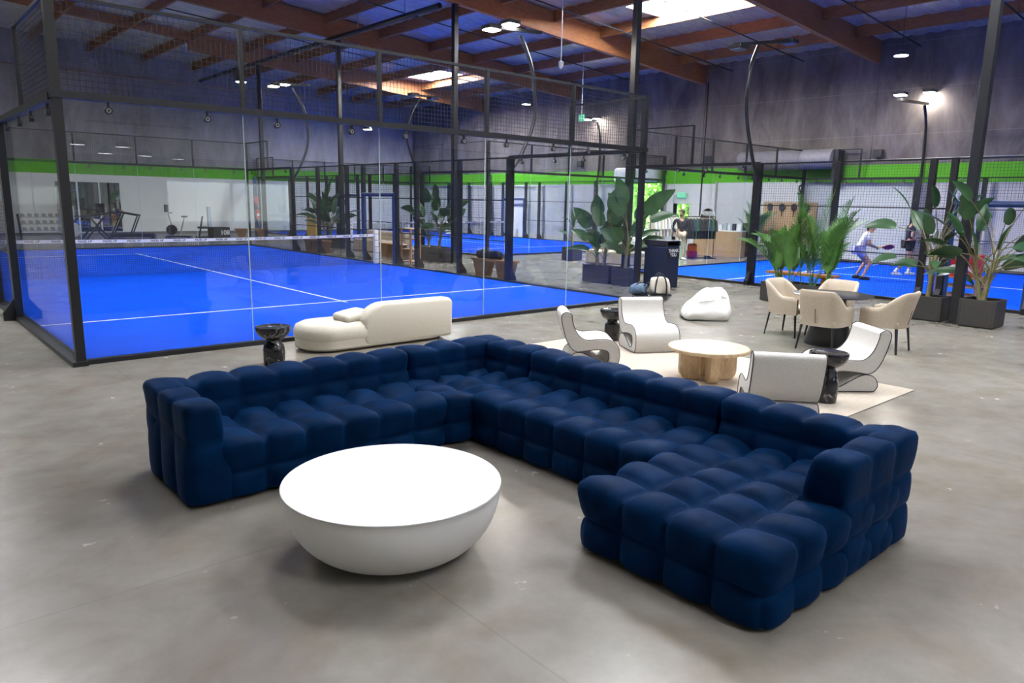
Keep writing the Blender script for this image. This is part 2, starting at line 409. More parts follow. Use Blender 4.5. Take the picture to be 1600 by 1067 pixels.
# rounded / tufted upholstery box ---------------------------------------------
def tufted(mb, x0, x1, y0, y1, z0, z1, nx, ny, htop=None, nlow=1, r=0.07, puff=0.05, res=7, fn=None, seed=0, flat=False, be=(2.0, 0.5)):
    rnd = random.Random(seed)
    L_, W_, H_ = x1-x0, y1-y0, z1-z0
    htop = H_ if htop is None else htop
    def ts(n):
        out = [0.0]
        for i in range(n):
            for k in range(1, res+1):
                t = k/res; t = 0.45*t+0.55*(0.5-0.5*math.cos(PI*t)); out.append((i+t)/n)
        return out
    tx = [x0+L_*t for t in ts(nx)]; ty = [y0+W_*t for t in ts(ny)]
    zs = [z1-htop*t for t in ts(1)]
    if nlow > 0 and H_-htop > 1e-4: zs += [z1-htop-(H_-htop)*t for t in ts(nlow)[1:]]
    B = (lambda u: 0.0) if flat else (lambda u: max(0.0, 1-min(1, abs(u))**be[0])**be[1])
    def cell(s, a, n, L, ext0, ext1):
        i = min(n-1, max(0, int((s-a)/L*n-1e-9))) if s > a else 0
        lo = a+L*i/n; hi = a+L*(i+1)/n
        if i == 0: lo -= ext0
        if i == n-1: hi += ext1
        return (2*s-lo-hi)/(hi-lo)
    acc = {}
    def put(p, amt):
        k = (round(p[0], 4), round(p[1], 4), round(p[2], 4))
        if k not in acc: acc[k] = [p, []]
        acc[k][1].append(amt); return k
    quads = []
    def grid(G):
        for i in range(len(G)-1):
            for j in range(len(G[0])-1):
                quads.append((G[i][j], G[i+1][j], G[i+1][j+1], G[i][j+1]))
    G = [[put((x, y, z1), B(cell(x, x0, nx, L_, htop, htop))*B(cell(y, y0, ny, W_, htop, htop))) for y in ty] for x in tx]
    grid(G)
    def side(axis, sgn):
        # axis 0: faces x0/x1, running along y ; axis 1: faces y0/y1 running along x
        run = ty if axis == 0 else tx
        a, n, L = (y0, ny, W_) if axis == 0 else (x0, nx, L_)
        pa, pn, pL = (x0, nx, L_) if axis == 0 else (y0, ny, W_)
        G = []
        for z in zs:
            d = z1-z; row = []
            for s in run:
                if d <= htop+1e-6:
                    e = max(0.0, htop-d)
                    sp = (pa+pL+d) if sgn > 0 else (pa-d)
                    cw = pL/pn
                    if pn == 1: lo, hi = pa-htop, pa+pL+htop
                    elif sgn > 0: lo, hi = pa+pL-cw, pa+pL+htop
                    else: lo, hi = pa-htop, pa+cw
                    b1 = B((2*sp-lo-hi)/(hi-lo)); b2 = B(cell(s, a, n, L, e, e))
                else:
                    hl = (H_-htop)/nlow; q = (d-htop)/hl; i = min(nlow-1, int(q-1e-9))
                    lo = i; hi = i+1+(0.22 if i == nlow-1 else 0)
                    b1 = B((2*q-lo-hi)/(hi-lo)); b2 = B(cell(s, a, n, L, 0, 0))
                p = ((x1 if sgn > 0 else x0), s, z) if axis == 0 else (s, (y1 if sgn > 0 else y0), z)
                row.append(put(p, b1*b2))
            G.append(row)
        grid(G)
    for ax in (0, 1):
        for sg in (-1, 1): side(ax, sg)
    idx = {}; vs = []
    for k, (p, am) in acc.items():
        q = Vector((min(max(p[0], x0+r), x1-r), min(max(p[1], y0+r), y1-r), min(p[2], z1-r)))
        dlt = Vector(p)-q
        if dlt.length > 1e-6:
            n_ = dlt.normalized(); base = q+n_*min(r, dlt.length) if dlt.length > r else Vector(p)
            # points on flat faces keep distance r
            cnt = sum(1 for c in dlt if abs(c) > 1e-6)
            base = q+n_*r if cnt > 1 else Vector(p)
        else: n_ = Vector((0, 0, 1)); base = Vector(p)
        a = sum(am)/len(am)
        nz = noise.noise(Vector(p)*5.0+Vector((seed, 0, 0)))
        v = base+n_*(puff*a*(1-0.30*(1-abs(n_.z)))*(1+0.25*nz)-0.014*(0 if flat else 1))
        idx[k] = len(vs); vs.append(fn(v) if fn else v)
    fs = []
    for qd in quads:
        ids = []
        for k in qd:
            if idx[k] not in ids: ids.append(idx[k])
        if len(ids) > 2: fs.append(tuple(ids))
    mb.add(vs, fs)
    # closing floor
    return mb

def rbox(mb, x0, x1, y0, y1, z0, z1, r, n=6, fn=None):
    """fully rounded box (all twelve edges)"""
    c = Vector(((x0+x1)/2, (y0+y1)/2, (z0+z1)/2)); h = Vector(((x1-x0)/2, (y1-y0)/2, (z1-z0)/2))
    r = min(r, h.x*.999, h.y*.999, h.z*.999)
    vs = []; fs = []; ids = {}
    def pt(p):
        k = tuple(round(t, 5) for t in p)
        if k in ids: return ids[k]
        q = Vector((max(-h.x+r, min(h.x-r, p[0])), max(-h.y+r, min(h.y-r, p[1])), max(-h.z+r, min(h.z-r, p[2]))))
        d = Vector(p)-q
        v = c+q+(d.normalized()*r if d.length > 1e-7 else d)
        ids[k] = len(vs); vs.append(fn(v) if fn else v); return ids[k]
    def ax(H):
        m_ = H-r
        return [-H]+[-m_-r*(1-i/n) for i in range(1, n)]+[-m_+2*m_*i/n for i in range(n+1)]+[m_+r*i/n for i in range(1, n)]+[H]
    A = [ax(h.x), ax(h.y), ax(h.z)]
    for d in range(3):
        u, w = [i for i in range(3) if i != d]
        for sg in (-1, 1):
            for i in range(len(A[u])-1):
                for j in range(len(A[w])-1):
                    q = []
                    for a, b_ in ((i, j), (i+1, j), (i+1, j+1), (i, j+1)):
                        p = [0, 0, 0]; p[d] = sg*h[d]; p[u] = A[u][a]; p[w] = A[w][b_]
                        k = pt(p)
                        if k not in q: q.append(k)
                    if len(q) > 2: fs.append(tuple(q))
    return mb.add(vs, fs)
# ------------------------------------------------------------------ building shell
XW, XE, YS, YN = -9.0, 25.5, -17.0, 31.2
def zb(x): return 6.95+0.065*(25.5-x)          # underside of girders
def zdeck(x): return zb(x)+0.80

fl = MB().bb(XW, XE+0.3, YS, YN, -0.12, 0.0).build('floor', 'floor', smooth=False); struct(fl)

# roof deck with foil insulation draped between sub-purlins
def ceiling():
    vs = []; fs = []
    nx, ny = 148, 482
    for i in range(nx+1):
        x = XW+(XE-XW)*i/nx
        for j in range(ny+1):
            y = YS+(YN-YS)*j/ny
            t = (y/0.61) % 1.0
            sag = 0.055*math.sin(PI*t)**0.8
            w = 0.02*noise.noise(Vector((x*1.7, y*4.0, 3.0)))
            vs.append((x, y, zdeck(x)-sag+w))
    for i in range(nx):
        for j in range(ny):
            a = i*(ny+1)+j; fs.append((a, a+1, a+ny+2, a+ny+1))
    return MB().add(vs, fs).build('ceiling', 'foil', sharp=0)
struct(ceiling())
# solid roof sheet above the insulation
mb = MB()
for x0, x1 in ((XW, XE),):
    mb.add([(x0, YS, zdeck(x0)+.06), (x1, YS, zdeck(x1)+.06), (x1, YN, zdeck(x1)+.06), (x0, YN, zdeck(x0)+.06),
            (x0, YS, zdeck(x0)+.16), (x1, YS, zdeck(x1)+.16), (x1, YN, zdeck(x1)+.16), (x0, YN, zdeck(x0)+.16)],
           [(0, 1, 2, 3), (4, 7, 6, 5), (0, 4, 5, 1), (1, 5, 6, 2), (2, 6, 7, 3), (3, 7, 4, 0)])
struct(mb.build('roof', 'grey', smooth=False))

GY = [-12.3, -5.1, 2.2, 9.3, 16.6, 24.0]
for y in GY:
    d = .74; mb = MB()
    xs = XW if y < 20 else 9.4
    mb.prism([(xs, zb(xs)), (XE, zb(XE)), (XE, zb(XE)+d), (xs, zb(xs)+d)], lambda u, v, w, y=y: (u, y+w, v), -.09, .09)
    if xs > XW:
        mb.prism([(XW, zb(XW)+.38), (xs, zb(xs)+.38), (xs, zb(xs)+d), (XW, zb(XW)+d)], lambda u, v, w, y=y: (u, y+w, v), -.07, .07)
    struct(mb.build('roof_girder', 'glulam', smooth=False))
PX = [25.5-2.0-2.33*k for k in range(14)]
for x in PX:
    z1 = zdeck(x)-.03
    for ya, yb in zip([YS]+GY, GY+[YN]):
        struct(MB().bb(x-.045, x+.045, ya+.10, yb-.10, z1-.36, z1).build('roof_purlin', 'purlin', smooth=False))
# edge ledgers on the walls
struct(MB().bb(XW, XE, YN-.09, YN-.01, 7.6, 7.62).build('trim_1', 'purlin', smooth=False))

# walls with openings
def wall_x(x0, x1, name, mat, holes):
    """wall in a plane of constant x between x0..x1 with (ya,yb,za,zb) holes"""
    ztop = zdeck(x0)+.15; mb = MB(); ys = YS
    for ya, yb, za, zz in sorted(holes):
        mb.bb(x0, x1, ys, ya, 0, ztop)
        if za > 0: mb.bb(x0, x1, ya, yb, 0, za)
        mb.bb(x0, x1, ya, yb, zz, ztop); ys = yb
    mb.bb(x0, x1, ys, YN+.3, 0, ztop)
    return struct(mb.build(name, mat, smooth=False))
wall_x(XE, XE+.28, 'wall_east', 'wall', [(9.62, 10.5, 0, 2.02), (11.0, 13.4, 0, 2.9)])
wall_x(XW-.28, XW, 'wall_west', 'wall', [])
def wall_y(y0, y1, name, mat, holes):
    mb = MB(); xs = XW-.28
    def seg(xa, xb, za, zt=None):
        ta = zdeck(xa)+.12 if zt is None else zt; tb = zdeck(xb)+.12 if zt is None else zt
        mb.prism([(xa, za), (xb, za), (xb, tb), (xa, ta)], lambda u, v, w: (u, w, v), y0, y1)
    for xa, xb, za, zz in sorted(holes):
        seg(xs, xa, 0)
        if za > 0: seg(xa, xb, 0, za)
        seg(xa, xb, zz); xs = xb
    seg(xs, XE+.28, 0)
    return struct(mb.build(name, mat, smooth=False))
wall_y(YN, YN+.28, 'wall_north', 'wall_n', [])
wall_y(YS-.28, YS, 'wall_south', 'wall_s', [(6.0, 10.5, 1.0, 2.5)])
def window(name, xa, xb, za, zz, y):
    f = MB()
    for a, b_, c, d in ((xa, xb, za, za+.08), (xa, xb, zz-.08, zz), (xa, xa+.08, za+.08, zz-.08), (xb-.08, xb, za+.08, zz-.08), ((xa+xb)/2-.04, (xa+xb)/2+.04, za+.08, zz-.08)):
        f.bb(a, b_, y-.05, y+.05, c, d)
    w = struct(f.build(name, 'plastic', smooth=False))
    g = MB().bb(xa+.08, xb-.08, y-.006, y+.006, za+.08, zz-.08).build('pane', 'glass', w, smooth=False)
    return w
window('window_1', 6.0, 10.5, 1.0, 2.5, YS-.1)

# pilaster joints of the tilt-up panels on the east and north wall
for k, y in enumerate((-5.1, 2.2, 9.3, 16.6, 24.0)):
    struct(MB().bb(XE-.035, XE+.01, y-.12, y+.12, 3.6, zb(25.5)).build('trim_%d' % (k+2), 'wall', smooth=False))
struct(MB().bb(XE-.02, XE+.0, YS, 9.5, 0, .1).build('baseboard_east', 'grey', smooth=False))
struct(MB().bb(XW, XE-.02, YN-.02, YN, 0, .1).build('baseboard_north', 'grey', smooth=False))

# exit door frame + roll-up door frame
f = MB()
for a in ((9.55, 9.62, 0, 2.09), (10.5, 10.57, 0, 2.09)): f.bb(XE-.03, XE+.30, a[0], a[1], a[2], a[3])
f.bb(XE-.03, XE+.30, 9.55, 10.57, 2.02, 2.09)
struct(f.build('door_1', 'plastic', smooth=False))
f = MB()
for a in ((10.9, 11.0), (13.4, 13.5)): f.bb(XE-.05, XE+.02, a[0], a[1], 0, 2.9)
struct(f.build('door_2', 'galv', smooth=False))
# closed roller shutter, slatted
mb = MB(); z = 0.02
while z < 2.84:
    mb.bb(XE-.06, XE-.03, 3.35, 8.25, z, z+.072); mb.bb(XE-.045, XE-.03, 3.35, 8.25, z+.072, z+.085); z += .085
d3 = struct(mb.build('door_3', 'slatdoor', smooth=False))
MB().bb(XE-.10, XE-.0, 8.25, 8.33, 0, 2.95).build('guide_rail', 'galv', d3, smooth=False)
MB().bb(XE-.10, XE-.0, 3.27, 3.35, 0, 2.95).build('guide_rail', 'galv', d3, smooth=False)
br = MB().tube([(XE-.42, 3.2, 3.72), (XE-.42, 7.0, 3.72)], .36, 24).build('shutter_barrel', 'galvroll')
tag(br, 'long grey rolled shutter drum mounted on the green wall stripe', 'shutter drum')
MB().bb(XE-.5, XE-.02, 3.02, 3.2, 2.95, 4.05).build('end_bracket', 'dark', br, smooth=False)
MB().bb(XE-.5, XE-.02, 7.0, 7.06, 3.4, 4.05).build('end_bracket', 'dark', br, smooth=False)
hb = MB(); rbox(hb, XE-.45, XE-.02, 11.2, 13.75, 2.95, 3.62, .16)
tag(hb.build('shutter_housing', 'plastic'), 'white rounded shutter housing above the open doorway', 'shutter housing')

# columns
for y, top in ((-5.1, None), (2.2, None), (9.3, None), (16.6, None), (24.0, None)):
    cx_ = 12.58 if y < 0 else 12.40; y = y-.12 if y < 0 else y
    c = MB().bb(cx_-.08, cx_+.08, y-.08, y+.08, 0.012, zb(12.4)).build('steel_column', 'column', smooth=False, bevel=.012)
    struct(c)
    MB().bb(cx_-.11, cx_+.11, y-.11, y+.11, 0.0, 0.014).build('base_plate', 'black', c, smooth=False)

# real skylights first, then unseen glowing panels added to light the hall
SK = [(18.0, 5.1, 1.9, 2.9), (19.85, 21.2, 2.0, 2.6), (8.35, -6.7, 1.9, 3.0), (3.72, -1.5, 1.9, 3.0), (-0.95, 5.8, 1.9, 3.0), (-5.6, 12.9, 1.9, 3.0), (-0.95, 20.0, 1.9, 3.0), (15.4, -8.7, 1.9, 3.0), (8.35, -2.2, 1.9, 2.6), (1.4, -13.5, 1.9, 3.0)]
for i, (x, y, sx, sy) in enumerate(SK):
    z = zdeck(x)-.13
    fr = MB()
    for a in ((x-sx/2, x+sx/2, y-sy/2-.05, y-sy/2), (x-sx/2, x+sx/2, y+sy/2, y+sy/2+.05), (x-sx/2-.05, x-sx/2, y-sy/2, y+sy/2), (x+sx/2, x+sx/2+.05, y-sy/2, y+sy/2)):
        fr.bb(a[0], a[1], a[2], a[3], z-.04, z+.12)
    w = struct(fr.build('window_%d' % (i+2), 'plastic', smooth=False))  # frames after the visible pair hold added fill panels
    MB().bb(x-sx/2, x+sx/2, y-sy/2, y+sy/2, z, z+.02).build('skylight_pane', 'sky2' if i < 2 else 'sky', w, smooth=False)

# sprinkler pipes under the roof
pl = MB(); pl.tube([(12.05, 9.6, zb(12)-.10+.02), (12.05, 30.5, zb(12)-.08)], .085, 10)
pm_ = tag(pl.build('sprinkler_main', 'black'), 'thick dark sprinkler main running under the roof beams', 'pipe')
for y in (11.5, 14.5, 18.5, 21.5, 26.5):
    MB().tube([(12.05, y, zb(12)), (12.05, y, zdeck(12)-.1)], .012, 6).build('hanger', 'galv', pm_)
names = ['nearest the right-hand fence', 'over the dining set', 'over the near court glass', 'beyond the near skylight', 'over the middle lounge', 'over the far court end']
for k, y in enumerate((-2.6, 0.6, 4.6, 7.6, 12.2, 19.0)):
    zz = lambda x: zb(x)+.24
    p = MB().tube([(7.0, y, zz(7)), (24.9, y, zz(24.9))], .022, 6).build('sprinkler_branch', 'black')
    tag(p, 'thin black sprinkler branch pipe under the roof, '+names[k], 'pipe')
    for x in (9.5, 13, 16.4, 20, 23):
        MB().tube([(x, y, zz(x)), (x, y, zz(x)+.25)], .008, 5).build('hanger', 'black', p)

# wall conduits and boxes on the east wall
c1 = MB().tube([(XE-.06, 9.05, 1.5), (XE-.06, 9.05, 7.0)], .035, 8).build('wall_conduit', 'black')
tag(c1, 'black downpipe running up the wall right of the exit door', 'pipe')
c2 = MB().tube([(XE-.04, -14, 3.72), (XE-.04, 3.0, 3.66)], .02, 6).build('wall_conduit', 'galv')
tag(c2, 'thin pale conduit running along the wall above the green stripe at right', 'pipe')
for y, lab in ((1.79, 'small dark wall light on the concrete above the green stripe at right'), (8.75, 'small dark wall light left of the long shutter drum'), (16.2, 'small dark wall light on the concrete beyond the potted plants')):
    w = MB().bb(XE-.22, XE-.0, y-.16, y+.16, 3.75, 4.02).build('wall_light', 'dark', smooth=False, bevel=.02); tag(w, lab, 'wall light')
    MB().bb(XE-.20, XE-.04, y-.12, y+.12, 3.742, 3.752).build('lens', 'grey', w, smooth=False)
es = MB().bb(XE-.10, XE-.04, 9.82, 10.27, 2.28, 2.5).build('exit_sign', 'signgreen', smooth=False, bevel=.01)
tag(es, 'green exit sign above the small exit door', 'exit sign')
text_part('EXIT', .17, 'plastic', es, (XE-.103, 10.045, 2.39), (PI/2, 0, -PI/2), 'lettering')
for y in (9.78, 10.31):
    MB().ball((XE-.08, y, 2.42), .055).build('lamp_head', 'plastic', es)
# big court numerals painted on the green stripe
n3 = text_part('3', .62, 'ink', None, (XE-.012, 23.3, 3.2), (PI/2, 0, -PI/2), 'wall_numeral')
tag(n3, 'black painted numeral 3 on the green wall stripe', 'numeral')
n2 = text_part('2', .50, 'ink', None, (15.12+9.9, 4.35, 2.6), (PI/2, 0, PI/2), 'wall_numeral')
tag(n2, 'black numeral 2 fixed on the far corner of the right-hand court', 'numeral')

# hanging items
def rod(x, y, z0, r=.012): return MB().tube([(x, y, z0), (x, y, zdeck(x)-.3)], r, 6)
t = thing('pendant_sensor', 'white cone shaped sensor on a long white rod from the roof', 'sensor', (13.2, 5.5, 0))
MB().tube([(0, 0, 5.75), (0, 0, zdeck(13.2)-.1)], .014, 6).build('rod', 'plastic', t)
MB().lathe([(.02, 5.60), (.07, 5.68), (.075, 5.78), (.02, 5.82)], 14).build('housing', 'plastic', t)
t = thing('exit_sign', 'small green exit sign hanging on a rod over the courts', 'exit sign', (20.0, 11.1, 0))
MB().tube([(0, 0, 5.38), (0, 0, zdeck(20)-.1)], .012, 6).build('rod', 'plastic', t)
MB().bb(-.02, .02, -.14, .14, 5.14, 5.38).build('sign_panel', 'signgreen', t, smooth=False)
text_part('EXIT', .10, 'plastic', t, (-.023, 0, 5.26), (PI/2, 0, -PI/2), 'lettering')
HB = [((21.6, -0.15, 6.38), 'oval high bay lamp hanging by the far concrete wall at right'), ((21.4, 15.9, 6.3), 'oval high bay lamp hanging beyond the middle court pole'),
      ((15.6, 20.0, 5.0), 'small high bay lamp hanging low over the far court'), ((9.0, 17.5, 6.0), 'small high bay lamp under the roof over the near court end')]
for (x, y, z), lab in HB:
    t = thing('high_bay_lamp', lab, 'lamp', (x, y, 0))
    MB().lathe([(.20, z+.0), (.21, z+.03), (.12, z+.12), (.05, z+.17)], 20).build('housing', 'dark', t)
    MB().lathe([(.19, z-.012), (.19, z)], 20).build('lens', 'ledc', t, smooth=False)
    MB().tube([(0, 0, z+.16), (0, 0, zdeck(x)-.05)], .008, 5).build('cord', 'black', t)

# light track with pendants behind the camera (mirrored in the near glass)
tr = thing('light_track', 'long dark ceiling track behind the seating, mirrored in the glass', 'light track', (4.6, -14.1, 0))
MB().bb(-1.45, 1.45, -.03, .03, 3.92, 3.98).build('rail', 'dark', tr, smooth=False)
for x in (-1.2, 0, 1.2): MB().tube([(x, 0, 3.97), (x, 0, zdeck(4.6)-.1)], .008, 5).build('rod', 'dark', tr)
for k, (x, y) in enumerate(((4.04, -19.67), (6.1, -25.05), (5.44, -19.67), (7.75, -25.5), (9.6, -27))):
    d = Vector((x+1.807, y-9.607, 3.6-1.974))
    if y > -22: tt = .80
    else: tt = .68
    px, py, pz = -1.807+d.x*tt, 9.607+d.y*tt, 1.974+d.z*tt
    t = thing('pendant_lamp', 'dome pendant lamp behind the seating, %s of five mirrored in the glass' % ('leftmost', 'second', 'third', 'fourth', 'rightmost')[(0, 1, 2, 3, 4)[k]], 'lamp', (px, py, 0), 0, 'pendant lamps')
    MB().lathe([(.20, pz), (.18, pz+.08), (.08, pz+.16), (.03, pz+.2)], 18).build('shade', 'dark', t)
    MB().lathe([(.18, pz-.005), (.18, pz+.01)], 18).build('diffuser', 'ledc', t, smooth=False)
    MB().tube([(0, 0, pz+.19), (0, 0, zdeck(px)-.1)], .007, 5).build('cord', 'black', t)
# ------------------------------------------------------------------ padel courts
def wire_panel(axis, c, a0, a1, z0, z1, p=0.06, w=0.0042):
    """welded wire mesh in the plane axis=c, running a0..a1, z0..z1"""
    mb = MB(); h = w/2
    def wire(aa, ab, za, zz, off):
        if axis == 0: P = [(c+off+i, a, z) for a, z, i in ()]
        if za == zz:   # horizontal
            q = [(aa, za-h, -h), (aa, za+h, -h), (aa, za+h, h), (aa, za-h, h), (ab, za-h, -h), (ab, za+h, -h), (ab, za+h, h), (ab, za-h, h)]
        else:
            q = [(aa-h, za, -h), (aa+h, za, -h), (aa+h, za, h), (aa-h, za, h), (aa-h, zz, -h), (aa+h, zz, -h), (aa+h, zz, h), (aa-h, zz, h)]
        vs = [((c+d+off, a, z) if axis == 0 else (a, c+d+off, z)) for a, z, d in q]
        mb.add(vs, [(0, 1, 5, 4), (1, 2, 6, 5), (2, 3, 7, 6), (3, 0, 4, 7)])
    n = int((a1-a0)/p)
    for i in range(1, n): wire(a0+(a1-a0)*i/n, a0+(a1-a0)*i/n, z0, z1, 0)
    n = max(2, int((z1-z0)/p))
    for i in range(1, n): z = z0+(z1-z0)*i/n; wire(a0, a1, z, z, .004)
    return mb

clamp_mesh = None
def clamp(parent, x, y, z, rz=0.0):
    """round glass clamp hanging under the top rail"""
    global clamp_mesh
    if clamp_mesh is None:
        mb = MB(); mb.tube([(0, -.022, 0), (0, .022, 0)], .042, 16)
        mb.bb(-.012, .012, -.012, .012, 0.03, .10)
        o = mb.build('glass_clamp', 'dark'); clamp_mesh = o
        mr = MB()
        for s_ in (-1, 1):
            n = 16; vs = []; fs = []
            for k in range(n):
                a = 2*PI*k/n; vs += [(.026*math.cos(a), s_*.0235, .026*math.sin(a)), (.015*math.cos(a), s_*.0235, .015*math.sin(a))]
            for k in range(n): j = (k+1) % n; fs.append((2*k, 2*j, 2*j+1, 2*k+1))
            mr.add(vs, fs)
        mr.build('steel_ring', 'galv', o, smooth=False)
        o.parent = parent; o.location = (x, y, z); o.rotation_euler = (0, 0, rz); return o
    c = clamp_mesh.copy(); COL.objects.link(c); c.parent = parent; c.location = (x, y, z); c.rotation_euler = (0, 0, rz)
    for g in clamp_mesh.children:
        d = g.copy(); COL.objects.link(d); d.parent = c
    return c

def court(x0, y0, where, arch_sides, open_y=(9.05, 10.95), clamps=True):
    Wd, Ln = 10.0, 20.0
    # turf with painted lines
    t = MB().bb(0, Wd, 0, Ln, 0.001, 0.02).build('court_turf', 'turf', smooth=False)
    t.location = (x0, y0, 0); tag(t, 'bright blue turf of the %s' % where, 'court floor')
    for y in (3.05, 16.95): MB().bb(0.02, Wd-.02, y-.025, y+.025, .02, .0225).build('court_line', 'line', t, smooth=False)
    MB().bb(Wd/2-.025, Wd/2+.025, 2.85, 17.15, .02, .0222).build('court_line', 'line', t, smooth=False)
    e = thing('court_enclosure', 'black steel and glass enclosure of the %s' % where, 'court fence', (x0, y0, 0))
    P = lambda mb, n, m='black', **k: mb.build(n, m, e, smooth=False, **k)
    # kerb
    for a in ((-.16, 0, -.16, Ln+.16), (Wd, Wd+.16, -.16, Ln+.16)): P(MB().bb(a[0], a[1], a[2], a[3], 0, .055), 'kerb')
    for a in ((0, Wd, -.10, -.0), (0, Wd, Ln, Ln+.10)): P(MB().bb(a[0], a[1], a[2], a[3], 0, .055), 'kerb')
    # corner posts
    for x in (-.06, Wd+.06):
        for y in (-.06, Ln+.06): P(MB().bb(x-.05, x+.05, y-.05, y+.05, .05, 4.06), 'corner_post')
    # end walls : five glass panes 3 m high, rail, one metre of mesh
    for y, s_ in ((-.05, -1), (Ln+.05, 1)):
        for i in range(5): P(MB().bb(2*i+.006, 2*i+1.994, y-.006, y+.006, .06, 2.99), 'glass_pane', 'glass')
        for i in range(1, 5): P(MB().bb(2*i-.005, 2*i+.005, y-.006, y+.006, .06, 2.98), 'glass_seam', 'seam')
        P(MB().bb(-.12, Wd+.12, y-.055+s_*.03, y+.055+s_*.03, 2.99, 3.07), 'top_rail')
        for i in range(5):
            P(wire_panel(1, y+s_*.03, 2*i, 2*i+2, 3.07, 4.02), 'mesh_panel', 'wire')
            if i: P(MB().bb(2*i-.025, 2*i+.025, y-.03+s_*.03, y+.03+s_*.03, 3.07, 4.04), 'mesh_post')
        P(MB().bb(-.1, Wd+.1, y-.02+s_*.03, y+.02+s_*.03, 4.02, 4.06), 'mesh_rail')
        if clamps:
            for i in range(5):
                for q in (.45, 1.55): clamp(e, 2*i+q, y+s_*.01, 2.90)
    # side walls
    for x, s_ in ((-.05, -1), (Wd+.05, 1)):
        for ya, yb in ((0, 2), (2, 4), (Ln-4, Ln-2), (Ln-2, Ln)):
            P(MB().bb(x-.006, x+.006, ya+.006, yb-.006, .06, 2.97), 'glass_pane', 'glass')
            if clamps:
                for q in (.45, 1.55): clamp(e, x+s_*.01, ya+q, 2.88, PI/2)
        for ya, yb in ((0, 4), (Ln-4, Ln)): P(MB().bb(x-.05+s_*.03, x+.05+s_*.03, ya, yb, 2.97, 3.05), 'top_rail')
        for ya, yb, yp in ((0, 2, 2), (Ln-2, Ln, Ln-2)):
            P(wire_panel(0, x+s_*.03, ya, yb, 3.05, 4.02), 'mesh_panel', 'wire')
            P(MB().bb(x-.02+s_*.03, x+.02+s_*.03, ya, yb, 4.02, 4.06), 'mesh_rail')
            P(MB().bb(x-.025+s_*.03, x+.025+s_*.03, yp-.025, yp+.025, 3.05, 4.04), 'mesh_post')
        arch = s_ in arch_sides
        posts = [4.0, 6.0, 8.0, 12.0, 14.0, 16.0] if arch else [4.0, 6.0, 8.0, 10.0, 12.0, 14.0, 16.0]
        if arch: posts += [open_y[0], open_y[1]]
        posts.sort()
        for yp in posts:
            w = .10 if yp in (4.0, 16.0) else .06
            P(MB().bb(x-.05+s_*.05, x+.05+s_*.05, yp-w, yp+w, .0, 3.02), 'fence_post')
            m_ = MB(); xo = x+s_*.10
            m_.prism([(0, 0), (s_*.16, 0), (s_*.16, .12), (0, .34)], lambda u, v, w_: (xo+u, yp+w_, v), -.05, .05)
            P(m_, 'foot_bracket')
        for ya, yb in zip(posts[:-1], posts[1:]):
            if arch and abs(ya-open_y[0]) < .01: continue
            P(wire_panel(0, x, ya, yb, .06, 3.0, .06), 'mesh_panel', 'wire')
            for z in (1.0, 2.0): P(MB().bb(x-.012+s_*.02, x+.012+s_*.02, ya, yb, z-.012, z+.012), 'brace_rail')
            P(MB().bb(x-.02+s_*.02, x+.02+s_*.02, ya, yb, 2.98, 3.02), 'brace_rail')
        if arch:
            ya, yb = open_y
            g = MB()
            P(wire_panel(0, x, ya, yb, 2.18, 3.0, .06), 'mesh_panel', 'wire')
            P(MB().bb(x-.02+s_*.02, x+.02+s_*.02, ya, yb, 2.98, 3.02), 'brace_rail')
            g.tube([(x, ya+.08, .03), (x, ya+.08, 2.05)], .055, 12); g.tube([(x, yb-.08, .03), (x, yb-.08, 2.05)], .055, 12)
            g.tube([(x, ya+.03, 2.10), (x, yb-.03, 2.10)], .06, 12)
            g.build('entrance_padding', 'bluemetal', e)
    return t, e

def net(x0, y0, label):
    t = thing('padel_net', label, 'net', (x0, y0+10.0, 0))
    for x in (0.06, 9.94):
        p = MB(); rbox(p, x-.075, x+.075, -.06, .06, .022, 1.05, .03)
        p = p.build('net_post', 'band', t)
        for k in range(5):
            text_part('PADEL UP', .030, 'ink', p, (x, -.0615, .16+.19*k), (PI/2, 0, 0), 'lettering')
    def top(x): return .92-.04*(1-((x-5)/5)**2)
    mb = MB(); n = 200; h = .0025
    for i in range(1, n):
        x = .13+9.74*i/n
        mb.add([(x-h, -h, .03), (x+h, -h, .03), (x+h, h, .03), (x-h, h, .03), (x-h, -h, top(x)-.03), (x+h, -h, top(x)-.03), (x+h, h, top(x)-.03), (x-h, h, top(x)-.03)], [(0, 1, 5, 4), (1, 2, 6, 5), (2, 3, 7, 6), (3, 0, 4, 7)])
    for j in range(19):
        f = j/18
        for a in range(10):
            xa, xb = .13+.974*a, .13+.974*(a+1)
            za, zz = .03+f*(top(xa)-.06), .03+f*(top(xb)-.06)
            mb.bar((xa, .006, za), (xb, .006, zz), .005, .005, cap=False)
    mb.build('net_mesh', 'net', t, smooth=False)
    bd = MB(); N_ = 20
    vs = []; fs = []
    for i in range(N_+1):
        x = .135+9.73*i/N_; z = top(x)
        vs += [(x, -.012, z-.075), (x, -.012, z), (x, .012, z), (x, .012, z-.075)]
        if i:
            o = 4*(i-1)
            fs += [(o, o+4, o+5, o+1), (o+1, o+5, o+6, o+2), (o+2, o+6, o+7, o+3), (o+3, o+7, o+4, o)]
    b_ = bd.add(vs, fs).build('net_band', 'band', t, smooth=False)
    first = None
    for k in range(18):
        x = .5+.53*k
        if first is None:
            first = text_part('PADEL UP', .068, 'ink', b_, (x, -.0135, top(x)-.038), (PI/2, 0, 0), 'lettering', shear=.25)
        else:
            c = first.copy(); COL.objects.link(c); c.parent = b_; c.location = (x, -.0135, top(x)-.038)
    return t

